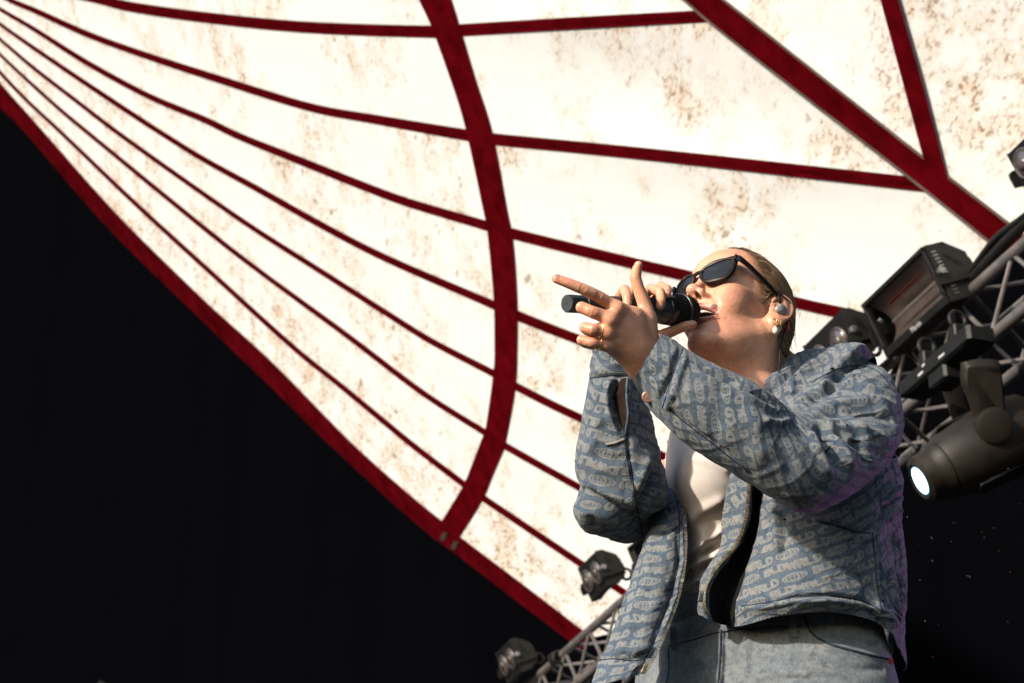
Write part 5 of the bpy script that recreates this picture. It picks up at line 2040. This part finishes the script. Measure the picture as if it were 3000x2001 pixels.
b.inputs['Roughness'].default_value = .38
b.inputs['Specular IOR Level'].default_value = .45
nz = nd(t, 'ShaderNodeTexNoise', Scale=500.0, Detail=3.0)
tcn = nd(t, 'ShaderNodeTexCoord')
t.links.new(tcn.outputs['Object'], nz.inputs['Vector'])
bp = nd(t, 'ShaderNodeBump', Strength=.25, Distance=.001)
t.links.new(nz.outputs['Fac'], bp.inputs['Height'])
t.links.new(bp.outputs[0], b.inputs['Normal'])
hair = link('hair', mesh_np('hair', to_world(hv), hq, M_HAIR, True, attrs={'hair_colour': hc}))
hair.parent = singer
# a few loose wisps at the knot and the nape
g = Geo()
for i in range(26):
    a0 = random.uniform(0, 6.28)
    s_ = np.array((-112 - random.uniform(4, 14), 2 + 18 * math.cos(a0), 2 + 18 * math.sin(a0)))
    if i > 15:
        s_ = np.array((-50 + random.uniform(-20, 22), random.uniform(30, 48), -50 + random.uniform(-8, 8)))
    dr = np.array((-random.uniform(2, 12), random.uniform(-8, 8), random.uniform(-14, 8)))
    g.tube([to_world(h2l((s_ + dr * t_i + np.array((0, 0, -6)) * t_i * t_i) * MM)) for t_i in (0, .5, 1)], (.0005, .0004, .0002), 4)
o = g.build('hair_wisps', M_HAIR, smooth=True)
at = o.data.attributes.new('hair_colour', 'FLOAT_COLOR', 'POINT')
at.data.foreach_set('color', np.tile(np.array((.30, .19, .10, 1), np.float32), len(o.data.vertices)))
o.parent = hair


# combed strands laid over the cap, from a ragged hairline back to the knot
def scalp(q, lift):
    c = np.array((-6, 0, 30.))
    r = q - c
    L = np.linalg.norm(r, axis=-1, keepdims=True)
    u_ = r / L
    lo_, hi_ = np.full(L.shape, 40.), np.full(L.shape, 150.)
    for _ in range(22):
        m_ = (lo_ + hi_) / 2
        x = c + u_ * m_
        d = head_sdf(x * MM, hair=True)[..., None] * 1000
        d = smin(d, ell(x, (-38, 0, 8), (52, 62, 52))[..., None], 20)
        d = smin(d, ell(x, (-46, 0, -28), (40, 48, 34))[..., None], 20)
        lo_ = np.where(d < lift, m_, lo_)
        hi_ = np.where(d < lift, hi_, m_)
    return c + u_ * lo_


NS, NP = 2000, 20
zz = RNG.uniform(-52, 128, NS * 3)
aa_ = RNG.uniform(-math.pi, math.pi, NS * 3)
dirs_ = np.stack((np.cos(aa_) * 60, np.sin(aa_) * 60, zz - 30), 1) + np.array((-6, 0, 30.))
sp0 = scalp(dirs_, 0.)
hl_ = hairline(sp0)
pick = np.concatenate((np.where((hl_ > -10) & (hl_ < 4))[0], np.where((hl_ >= 4) & (hl_ < 60))[0][:NS]))[:NS]
sp0 = sp0[pick]
knot = np.array((-100, 0, 2)) + RNG.normal(0, 7, (len(sp0), 3))
tl = RNG.uniform(.35, 1.0, len(sp0))
T_ = np.linspace(0, 1, NP)[None, :, None] * tl[:, None, None]
path = sp0[:, None] * (1 - T_) + knot[:, None] * T_
lf = (np.clip(hairline(sp0) * .16, -.5, 3.0)[:, None] + np.minimum(np.linspace(0, 1, NP) * 14, 3.6)[None] * .9)
lf = np.minimum(lf, 3.9) + RNG.normal(0, .35, (len(sp0), 1))
ee = ((path[..., 0] + 13) / 24) ** 2 + ((path[..., 2] - 3) / 37) ** 2
ins_ = (ee < 1) & (np.abs(path[..., 1]) > 44)
path[..., 2] = np.where(ins_, 3 + 37 * np.sqrt(np.clip(1 - ((path[..., 0] + 13) / 24) ** 2, 0, 1)), path[..., 2])
path[:, 1:-1] = (path[:, :-2] + path[:, 1:-1] * 2 + path[:, 2:]) / 4
path = scalp(path, lf[..., None])
path[..., 2] += .8 * np.sin(np.linspace(0, 3, NP))[None] * RNG.normal(0, 1, (len(sp0), 1))
g = Geo()
cl = []
for i in range(len(sp0)):
    P_ = to_world(h2l(path[i] * MM))
    r_ = RNG.uniform(.0003, .00075) * np.concatenate(([.35, .7], np.ones(NP - 4), [.7, .3]))
    g.tube(P_, r_, 4, cap=False)
    k_ = RNG.random()
    c_ = np.array((.055, .030, .015)) * (1 - k_) + np.array((.30, .19, .10)) * k_
    cl.append(np.tile(np.append(c_, 1), (NP * 4, 1)))
o = g.build('hair_strands', M_HAIR, smooth=True)
at = o.data.attributes.new('hair_colour', 'FLOAT_COLOR', 'POINT')
at.data.foreach_set('color', np.concatenate(cl).astype(np.float32).ravel())
o['kind'] = 'stuff'
o.parent = hair


# stray hairs lifting off the crown and the nape
g = Geo()
for i in range(90):
    k_ = RNG.integers(len(path))
    j_ = RNG.integers(4, NP - 3)
    p0_, p1_ = path[k_, j_], path[k_, min(j_ + 3, NP - 1)]
    up_ = (p0_ - np.array((-6, 0, 30.)))
    up_ /= np.linalg.norm(up_)
    l_ = RNG.uniform(2, 7)
    d_ = (p1_ - p0_)
    g.tube(to_world(h2l(np.array([p0_, p0_ + d_ * .7 + up_ * l_ * .6, p0_ + d_ * 1.5 + up_ * l_, p0_ + d_ * 2.4 + up_ * l_ * .8]) * MM)), (.0003, .00028, .00022, .0001), 4, cap=False)
o = g.build('stray_hairs', M_HAIR, smooth=True)
at = o.data.attributes.new('hair_colour', 'FLOAT_COLOR', 'POINT')
at.data.foreach_set('color', np.tile(np.array((.22, .14, .07, 1), np.float32), len(o.data.vertices)))
o['kind'] = 'stuff'
o.parent = hair


def hw(x, y, z):
    return to_world(h2l(np.array((x, y, z), float) * MM))


HWM = CAM_R @ HM                                          # head axes in the world
HX, HY, HZ = HWM[:, 0], HWM[:, 1], HWM[:, 2]

# teeth and tongue
M_TEETH = simple('teeth', (.42, .38, .31), .25, 0, .08, 200)
M_TONGUE = simple('tongue', (.22, .06, .05), .35, 0, .15, 150, .2, 500)
NT = 156
A_ = np.linspace(-1.25, 1.25, NT)
fr_ = (np.arange(NT) / 12.0) % 1.0
rnd = 1 - np.abs(2 * fr_ - 1) ** 6
rows = []
for zz_, inn in ((-37.5, 1.2), (-40.0, 0), (-44.0, -.1), (-46.6, .4), (-47.3, 1.6), (-46.5, 3.6)):
    dz = .8 * (1 - rnd) * (zz_ < -45)
    x = 60 + (34 - inn - .9 * (1 - rnd)) * np.cos(A_ * .95)
    y = (29 - inn - .9 * (1 - rnd)) * np.sin(A_)
    rows.append(np.stack((x, y, zz_ + dz - .9 * np.abs(A_) ** 1.5 * 2.2), 1))
tv_ = np.concatenate(rows)
tq_ = [(i * NT + j, i * NT + j + 1, (i + 1) * NT + j + 1, (i + 1) * NT + j) for i in range(5) for j in range(NT - 1)]
Geo().add(to_world(h2l(tv_ * MM)), tq_).build('teeth', M_TEETH, smooth=True).parent = singer
tv, tq = surface(lambda p: np.minimum(ell(l2h(p) * 1000, (68, 0, -60), (25, 19, 7)), ell(l2h(p) * 1000, (40, 0, -55), (14, 24, 20))) * MM, h2l((.06, 0, -.055)) - .05, h2l((.06, 0, -.055)) + .05, .0016)
link('tongue', mesh_np('tongue', to_world(tv), tq, M_TONGUE)).parent = singer
# far-side and near eyelashes are hidden by the glasses

# ---------------------------------------------------------------- sunglasses
sg = thing('sunglasses', 'dark tortoiseshell sunglasses with black arms worn by the singer', 'sunglasses', tuple(hw(100, 0, 28)))
M_TORT, t, b = new_mat('tortoiseshell')
tcn = nd(t, 'ShaderNodeTexCoord')
nz = nd(t, 'ShaderNodeTexNoise', Scale=85.0, Detail=3.0, Distortion=1.2)
t.links.new(tcn.outputs['Object'], nz.inputs['Vector'])
t.links.new(ramp(t, nz.outputs['Fac'], [(.46, (.006, .0045, .0035)), (.64, (.018, .008, .004)), (.78, (.09, .032, .007))]), b.inputs['Base Color'])
b.inputs['Roughness'].default_value = .42
b.inputs['Specular IOR Level'].default_value = .18
M_ARM = simple('black_acetate', (.008, .007, .006), .3, 0, .3, 40, coat=.4)
m, t, b = new_mat('dark_lens')
tcn = nd(t, 'ShaderNodeTexCoord')
nz = nd(t, 'ShaderNodeTexNoise', Scale=14.0)
t.links.new(tcn.outputs['Object'], nz.inputs['Vector'])
t.links.new(ramp(t, nz.outputs['Fac'], [(.3, (.010, .011, .011)), (.7, (.016, .017, .018))]), b.inputs['Base Color'])
b.inputs['Roughness'].default_value = .07
b.inputs['Specular IOR Level'].default_value = .4
M_DLENS = m


def gl(y, z):
    """front plane of the glasses, gently wrapped round the face and leaning"""
    return np.array((108.5 - .0052 * y * y + (z - 30) * .10, y, z - 4.5))


def ring_pts(s, grow, n=72):
    # lens outline: flat-topped, outer corner swept up
    ol = np.array([(9.5, 37), (34, 45.5), (61, 50), (61.5, 40), (55, 19), (47, 11), (24, 9.5), (13, 16), (9, 27)], float)
    c = ol.mean(0)
    for _ in range(2):
        nx = np.roll(ol, -1, 0)
        ol = np.stack((ol * .8 + nx * .2, ol * .2 + nx * .8), 1).reshape(-1, 2)
    ol = np.vstack((ol, ol[:1]))
    sg_ = np.concatenate(([0], np.cumsum(np.linalg.norm(np.diff(ol, axis=0), axis=1))))
    kk = np.linspace(0, sg_[-1], n + 1)[:-1]
    k = np.stack((np.interp(kk, sg_, ol[:, 0]), np.interp(kk, sg_, ol[:, 1])), 1)
    dirs = k - c
    k = c + dirs * (1 + grow / np.linalg.norm(dirs, axis=1)[:, None])
    return np.array([gl(s * y, z) for y, z in k])


for s in (1, -1):
    outer, inner = ring_pts(s, 3.8), ring_pts(s, -1.4)
    outer[:, 2] += np.clip((np.abs(outer[:, 1]) - 50) / 14, 0, 1) * np.clip((outer[:, 2] - 40) / 8, 0, 1) * 4.5
    n = len(outer)
    back = np.array((-4.2, 0, 0))
    bev = np.array((1.0, 0, 0))
    mid_ = outer * .5 + inner * .5
    rings = [outer + back, outer, mid_ + bev, inner, inner + back]
    v = np.concatenate(rings)
    q = [(i * n + j, i * n + (j + 1) % n, ((i + 1) % 5) * n + (j + 1) % n, ((i + 1) % 5) * n + j) for i in range(5) for j in range(n)]
    Geo().add([hw(*x) for x in v], q).build('lens_rim', M_TORT, sg, smooth=True, angle=30)
    # lens: slightly domed disc
    c = inner.mean(0)
    rows = [c + (inner - c) * f + np.array((-1.8 + 1.6 * (1 - f * f), 0, 0)) for f in (1.02, .75, .5, .25, .02)]
    v = np.concatenate(rows)
    q = [(i * n + j, i * n + (j + 1) % n, (i + 1) * n + (j + 1) % n, (i + 1) * n + j) for i in range(4) for j in range(n)]
    Geo().add([hw(*x) for x in v], q).build('lens', M_DLENS, sg, smooth=True)
    # arm back to the ear
    arm_ = [(92, 67.5, 41.5), (86, 71.5, 41), (60, 75.0, 37.5), (30, 76.0, 33), (6, 76.0, 28), (-8, 75.5, 23), (-18, 74.5, 12)]
    hh = [5.2, 5.4, 4.6, 4.2, 3.8, 3.2, 2.2]
    A = catmull(np.c_[np.array(arm_), hh], 30)
    v, q = [], []
    for k, (x, y, z, hgt) in enumerate(A):
        for dy, dz in ((-1.6, -1), (1.2, -1), (1.8, 0), (1.2, 1), (-1.6, 1)):
            v.append(hw(x, s * (y + dy), z + dz * hgt))
    for k in range(len(A) - 1):
        for j in range(5):
            q.append((k * 5 + j, k * 5 + (j + 1) % 5, k * 5 + 5 + (j + 1) % 5, k * 5 + 5 + j))
    Geo().add(v, q, [(0, 1, 2), (0, 2, 3), (0, 3, 4)]).build('temple_arm', M_ARM, sg, smooth=True, angle=30)
    Geo().box(hw(90.5, s * 66.5, 42), HX * .0045, HY * .0026, HZ * .0052, .001).build('hinge_block', M_TORT, sg)
Geo().tube([hw(*(gl(y, 33 + 2.2 * math.cos(y / 9.5 * 1.5)) + np.array((-1.5, 0, 0)))) for y in np.linspace(-11, 11, 13)], .0032, 10).build('bridge', M_TORT, sg, smooth=True)

# ---------------------------------------------------------------- microphone
mic = thing('microphone', 'black handheld wireless microphone held against the mouth', 'microphone', tuple(to_world((MIC_T + MIC_H) / 2)))
mt, mhd = to_world(MIC_T), to_world(MIC_H)
ma = mhd - mt
ML = np.linalg.norm(ma)
ma /= ML
M_MIC = simple('mic_body', (.014, .014, .014), .42, 0, .3, 60, .1, 900)
M_GRILL = simple('mic_grille', (.020, .018, .016), .45, .7, .3, 300)
M_MBAND = simple('mic_band', (.05, .045, .042), .3, .8, .2, 40)
R0 = .0168
R1 = .0140
g = Geo().lathe(mt, ma, [(0, .001), (0, R1 * .93), (.002, R1), (.030, R1), (.034, R1 * .98)], 10, cap=False)
g.build('antenna_cap', M_MIC, mic)
g = Geo().lathe(mt, ma, [(.033, R1 * .95), (.034, R1 * 1.04), (.09, R1 * 1.12), (ML - .080, R1 * 1.24), (ML - .062, R0 * 1.16), (ML - .050, R0 * 1.36), (ML - .046, R0 * 1.30)], 36, cap=False)
g.build('handle', M_MIC, mic, smooth=True, angle=40)
g = Geo().lathe(mt, ma, [(ML - .047, R0 * 1.28), (ML - .045, R0 * 1.40), (ML - .034, R0 * 1.44), (ML - .032, R0 * 1.36)], 36, cap=False)
g.build('collar_ring', M_MBAND, mic, smooth=True, angle=40)
hb = [(ML - .034, R0 * 1.34), (ML - .022, R0 * 1.50), (ML - .010, R0 * 1.52), (ML + .004, R0 * 1.48), (ML + .014, R0 * 1.28), (ML + .020, R0 * .95), (ML + .0235, R0 * .5), (ML + .0245, R0 * .02)]
Geo().lathe(mt, ma, [(h_, r_ * .93) for h_, r_ in hb], 36, cap=False).build('foam', simple('mic_foam', (.006, .005, .005), .9), mic, smooth=True)
Geo().torus(mt + ma * (ML - .008), ma, R0 * 1.53, .0022, 40, 8).build('grille_band', M_MBAND, mic, smooth=True)
# woven wire basket
s0 = np.cross(ma, (0, 0, 1.))
s0 /= np.linalg.norm(s0)
s1 = np.cross(ma, s0)
prof = catmull(np.array(hb), 26)
g = Geo()
for dirn in (1, -1):
    for k in range(34):
        pts = []
        for i, (h_, r_) in enumerate(prof):
            a = k / 34 * 2 * math.pi + dirn * i * .075
            rr = r_ + .00035 * (1 if (i + k) % 2 else -1) * dirn
            pts.append(mt + ma * h_ + (s0 * math.cos(a) + s1 * math.sin(a)) * rr)
        g.tube(pts, .00055, 4, cap=False)
o = g.build('wire_basket', M_GRILL, mic, smooth=True)
Geo().box(mt + ma * (ML - .055) - s1 * R0 * 1.30, ma * .006, s0 * .003, s1 * .0012, .001).build('switch', M_MBAND, mic)

# ---------------------------------------------------------------- ear: monitor, cable, hoops, pearl
M_GOLD = simple('gold', (.75, .47, .16), .22, 1.0, .1, 100)
M_PEARL = simple('pearl', (.5, .465, .415), .18, 0, .06, 60, coat=.6)
M_SILV = simple('moulded_shell', (.26, .24, .225), .45, .15, .15, 120, .2, 300)
iem = thing('ear_monitor', 'pale silver in ear monitor with dark cable loop in her ear', 'earphone', tuple(hw(-8, 80, 2)))


def blob(p):
    q = l2h(p) * 1000
    d = ell(q, (-11, 80.5, 1), (9.5, 5.5, 10.5))
    d = smin(d, ell(q, (-4, 80, -5), (6.5, 5, 6)), 5)
    d = smin(d, ell(q, (-15, 80, 6), (6, 4.5, 6)), 4)
    return (d + .5 * vnoise(q * .22, 3)) * MM


bv, bq = surface(blob, h2l((-.011, .08, 0)) - .022, h2l((-.011, .08, 0)) + .022, .0011)
o = link('shell', mesh_np('shell', to_world(bv), bq, M_SILV), iem)
cab = catmull([(-4, 83, 8), (2, 83, 16), (-2, 82, 25), (-14, 80, 31), (-26, 84, 24), (-33, 80, 8), (-36, 72, -12), (-36, 66, -40), (-40, 62, -70), (-52, 52, -100)], 40)
Geo().tube([hw(*c) for c in cab], .0012, 8).build('cable', M_BLACK, iem, smooth=True)
Geo().tube([hw(*c) for c in cab[:9]], .0019, 8).build('ear_hook', M_BLACK, iem, smooth=True)
Geo().tube([hw(-29, 83, -6), hw(-33, 79, -16), hw(-36, 76, -24)], .0013, 8).build('red_sleeve', simple('red_sleeve', (.7, .05, .03), .3), iem, smooth=True)
HOOPS = [(0.5, 79.5, -29, 4.6), (-4.5, 80, -27.5, 4.2), (-9.5, 80, -25, 4.0)]
DN = -(HWM.T @ np.array((0, 0, 1.)))                      # straight down, in the head frame
for i, (x, y, z, r) in enumerate(HOOPS):
    lb = ['small gold hoop earring carrying the pearl, nearest the face', 'small gold hoop earring, middle one of three on the lobe', 'small gold hoop earring, hindmost of three on the lobe'][i]
    c = np.array((x, y, z)) + DN * 3.5
    root = thing('hoop_earring', lb, 'earring', tuple(hw(*c)), 'gold hoops in the ear')
    axd = np.cross(DN, np.array((0, 1., 0)))
    Geo().torus(hw(*c), HWM @ (axd / np.linalg.norm(axd)), r * MM, .0009, 26, 7).build('hoop', M_GOLD, root, smooth=True)
    if i == 0:
        p1 = c + DN * r
        Geo().tube([hw(*(p1)), hw(*(p1 + DN * 5))], .0006, 6).build('link', M_GOLD, root, smooth=True)
        pc = p1 + DN * 11.5
        Geo().lathe(hw(*pc), HWM @ DN, [(-.0068, .0003), (-.0060, .0022), (-.0035, .0039), (0, .0048), (.0035, .0046), (.0060, .0030), (.0070, .0003)], 22, cap=False).build('pearl', M_PEARL, root, smooth=True)

# ---------------------------------------------------------------- rings on the curled fingers
def finger_ring(name, label, a, b, t_, r, w_, two=False):
    a, b = np.array(a), np.array(b)
    c = to_world(a + (b - a) * t_)
    ax = to_world(b) - to_world(a)
    ax /= np.linalg.norm(ax)
    root = thing(name, label, 'ring', tuple(c), 'thin gold finger rings')
    Geo().torus(c, ax, r, w_, 34, 8).build('band', M_GOLD, root, smooth=True)
    if two:
        Geo().torus(c + ax * .0034, ax, r, w_, 34, 8).build('band', M_GOLD, root, smooth=True)


finger_ring('finger_ring', 'thin gold ring on the ring finger of the pointing hand', HND_L_F[2][0][0], HND_L_F[2][1][0], .62, .0102, .0009)
finger_ring('finger_ring', 'pair of thin gold bands on the little finger of the pointing hand', HND_L_F[3][0][0], HND_L_F[3][1][0], .55, .0094, .0009, True)


# ---------------------------------------------------------------- finger nails
M_NAIL = simple('nail', (.36, .18, .12), .22, 0, .08, 90, coat=.4)


def nail(ch, nrm, w_=.0058, l_=.0075):
    a_, b_ = ch[-2][0], ch[-1][0]
    ax = (b_ - a_) / np.linalg.norm(b_ - a_)
    n_ = np.array(nrm, float)
    n_ -= ax * (n_ @ ax)
    n_ /= np.linalg.norm(n_)
    s_ = np.cross(ax, n_)
    r_ = ch[-1][1]
    c_ = b_ - ax * .001
    v, q = [], []
    for i in range(7):
        for j in range(9):
            x, y = (i / 6 * 2 - 1), (j / 8 * 2 - 1)
            y_ = y * math.sqrt(max(0, 1 - .55 * max(0, abs(x)) ** 4))
            an = y_ * w_ / (r_ + .0005)
            v.append(c_ + ax * x * l_ * .5 + (n_ * math.cos(an) + s_ * math.sin(an)) * (r_ + .0004 - .0006 * x * x))
    for i in range(6):
        for j in range(8):
            q.append((i * 9 + j, i * 9 + j + 1, (i + 1) * 9 + j + 1, (i + 1) * 9 + j))
    Geo().add(to_world(np.array(v)), q).build('finger_nail', M_NAIL, smooth=True).parent = singer


nail(HND_L_F[0], (.1, .75, .65))
nail(HND_L_F[4], (-.9, .1, .3))
nail(HND_R_F[0], (.15, .25, 1))
nail(HND_R_F[1], (.3, .2, 1))
nail(HND_R_F[2], (.1, .25, 1))
nail(HND_R_F[4], (.2, .9, .5))

# ================================================================ sewing, zips, buttons
fj = caster([jacket] + jk)
fp = caster([jj, WB])
S_ = lambda poly, parent, mat=M_THREAD, r=.00042, name='stitching', f=fj, dash=3, n=110: seam(f, poly, r, mat, name, parent, n, .0006, dash)


def D_(poly, parent, f=fj, r=.0011, name='seam', n=60):
    return seam(f, poly, r, M_THREADD, name, parent, n, .0002)


def off(poly, du, dv):
    return [(u + du, v + dv) for u, v in poly]


near_cuff = [(2000, 1022), (1968, 1110), (1940, 1195)]
D_(near_cuff, jacket)
S_(off(near_cuff, 9, 4), jacket)
S_(off(near_cuff, -9, -4), jacket)
lower = [(1958, 1196), (2010, 1240), (2080, 1294), (2145, 1345), (2200, 1385)]
D_(lower, jacket)
S_(off(lower, 5, -9), jacket)
S_(off(lower, 9, -17), jacket)
hol = [(2378, 1122), (2440, 1086), (2510, 1070), (2570, 1088), (2606, 1128)]
D_(hol, jacket)
S_(off(hol, -1, 8), jacket)
S_([(1947, 988), (1915, 1045), (1872, 1112)], jacket)
far_cuff = [(1729, 1108), (1790, 1099), (1856, 1101)]
D_(far_cuff, jacket)
S_(off(far_cuff, 0, 7), jacket)
S_(off(far_cuff, 0, -7), jacket)
lng = [(1832, 1276), (1843, 1350), (1858, 1440), (1878, 1545), (1890, 1590)]
D_(lng, jacket)
S_(off(lng, -8, 0), jacket)
S_(off(lng, -16, 0), jacket)
seam(fj, [(1775, 1302), (1800, 1298), (1830, 1287)], .0022, M_THREAD, 'bar_tack', jacket, 14, .001)
seam(fj, [(1838, 1108), (1836, 1160), (1840, 1215), (1832, 1272)], .0022, M_JACKET, 'slit_binding', jacket, 30, .001)
S_([(1846, 1110), (1845, 1160), (1849, 1215), (1842, 1268)], jacket)
# dark patch over the groove paints the shade inside the cuff slit
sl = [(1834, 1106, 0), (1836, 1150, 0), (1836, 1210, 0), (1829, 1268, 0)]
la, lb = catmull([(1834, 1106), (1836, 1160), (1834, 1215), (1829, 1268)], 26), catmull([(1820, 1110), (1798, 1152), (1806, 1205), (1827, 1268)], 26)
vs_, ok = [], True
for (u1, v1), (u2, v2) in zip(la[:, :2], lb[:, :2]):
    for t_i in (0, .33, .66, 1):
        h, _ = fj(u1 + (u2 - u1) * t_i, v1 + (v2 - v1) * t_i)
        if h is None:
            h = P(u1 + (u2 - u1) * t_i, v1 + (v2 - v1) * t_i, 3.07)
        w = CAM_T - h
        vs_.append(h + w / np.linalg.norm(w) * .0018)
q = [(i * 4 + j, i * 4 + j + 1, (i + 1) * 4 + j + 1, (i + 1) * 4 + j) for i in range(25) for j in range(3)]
Geo().add(vs_, q).build('cuff_slit_shade', M_SLIT_SHADE, jacket, smooth=True)


def teeth(line, parent, step=.0030):
    """metal zip: little teeth set across the tape edge"""
    p = to_world(line)
    s = np.concatenate(([0], np.cumsum(np.linalg.norm(np.diff(p, axis=0), axis=1))))
    k = np.arange(0, s[-1], step)
    c = np.stack([np.interp(k, s, p[:, j]) for j in range(3)], 1)
    T = np.gradient(c, axis=0)
    T /= np.linalg.norm(T, axis=1)[:, None]
    g = Geo()
    for x, t in zip(c, T):
        w = CAM_T - x
        w /= np.linalg.norm(w)
        b = np.cross(t, w)
        b /= np.linalg.norm(b)
        g.box(x + w * .0012, t * .00085, b * .0026, np.cross(t, b) * .0012)
    o = g.build('zip_teeth', M_ZIP, parent)
    o['kind'] = 'stuff'
    return c


zr = teeth(gR[70:, -1], jacket)
teeth(gL[12:210, int(gL.shape[1] / 9)], jacket)
Geo().box(P(1888, 1958, 2.935), (P(1888, 1958, 2.935) - P(1893, 1946, 2.935)) * 1.3, (P(1894, 1960, 2.935) - P(1888, 1958, 2.935)), W1 * .0015, .0008).build('zip_end', M_ZIP, jacket)
Geo().box(P(2053, 1748, 2.99), P(2053, 1748, 2.99) - P(2056, 1732, 2.99), P(2060, 1749, 2.99) - P(2053, 1748, 2.99), W1 * .002, .0012).build('zip_pull', M_STEEL, jacket)
zl = [(1990, 1500), (1987, 1640), (1964, 1745), (1915, 1880), (1874, 1960)]
D_(zl, jacket)
S_(off(zl, -7, -1), jacket)
S_([(1936, 1556), (1962, 1552), (1990, 1525), (2000, 1490)], jacket)
D_([(1942, 1562), (1968, 1558), (1996, 1530)], jacket)
rh = [(1745, 1935), (1800, 1930), (1860, 1935), (1905, 1925)]
D_(rh, jacket)
S_(off(rh, 0, -8), jacket)
lhem = [(2172, 1776), (2232, 1768), (2322, 1751), (2422, 1745), (2522, 1759), (2588, 1792)]
D_(lhem, jacket)
S_(off(lhem, 0, 8), jacket)
S_([(2162, 1826), (2232, 1812), (2330, 1793), (2432, 1786), (2530, 1802), (2584, 1822)], jacket)
side = [(2556, 1560), (2564, 1640), (2571, 1720), (2582, 1788)]
D_(side, jacket)
S_(off(side, -9, 0), jacket)
S_(off(side, -17, 0), jacket)
S_([(2396, 1534), (2450, 1547), (2515, 1568), (2550, 1570)], jacket)
D_([(2396, 1527), (2450, 1539), (2515, 1560), (2550, 1562)], jacket)
S_([(2246, 1500), (2232, 1590), (2212, 1660), (2192, 1722), (2178, 1785)], jacket)
S_([(2128, 1440), (2126, 1520), (2122, 1590), (2092, 1650), (2062, 1700)], jacket)
S_([(2300, 1176), (2350, 1124), (2406, 1068), (2464, 1018)], jacket)
S_([(2250, 1124), (2290, 1098), (2334, 1066)], jacket)
# copper stud on the near cuff
h, nn = fj(1897, 1163)
if h is not None:
    w = CAM_T - h
    w /= np.linalg.norm(w)
    Geo().lathe(h, w, [(-.001, .0085), (.002, .0085), (.0032, .007), (.0030, .0045), (.0036, .0001)], 20, cap=False).build('stud_button', simple('copper_stud', (.26, .15, .10), .4, .6, .2, 80), jacket, smooth=True, angle=40)

# jeans
fly = [(2112, 1846), (2110, 1920), (2104, 2005)]
D_(fly, jj, fp, .0016)
S_(off(fly, 7, 0), jj, f=fp)
S_(off(fly, -8, 0), jj, f=fp)
js = [(2190, 1850), (2188, 1930), (2172, 2003)]
S_(js, jj, f=fp)
S_(off(js, 9, 0), jj, f=fp)
pk = [(2356, 1806), (2374, 1850), (2430, 1886), (2540, 1916), (2625, 1936)]
D_(pk, jj, fp, .0018)
S_(off(pk, -3, 10), jj, f=fp)
S_(off(pk, -6, 22), jj, f=fp)
wbl = [(1960, 1893), (2040, 1872), (2110, 1852), (2230, 1840), (2350, 1834)]
D_(wbl, jj, fp, .0013)
S_(off(wbl, 0, 8), jj, f=fp)
D_([(1958, 1900), (1960, 1960), (1952, 2005)], jj, fp)
for u, v in ((2322, 1834), (1975, 1872)):
    pp = [fp(u + a_, v + b_)[0] for a_, b_ in ((0, -34), (0, -16), (0, 0), (2, 16), (3, 32))]
    pp = [p_ for p_ in pp if p_ is not None]
    if len(pp) > 2:
        g = Geo()
        w = (CAM_T - pp[0]) / np.linalg.norm(CAM_T - pp[0])
        rt = U1
        for a_, b_ in zip(pp[:-1], pp[1:]):
            g.box((a_ + b_) / 2 + w * .003, (b_ - a_) * .52, rt * .0062, w * .0016)
        g.build('belt_loop', M_JEANS, jj)
h, _ = fp(2604, 1938)
if h is not None:
    Geo().box(h, U1 * .006, V1 * .004, W1 * .0015).build('red_tab', M_REDGLOSS, jj)
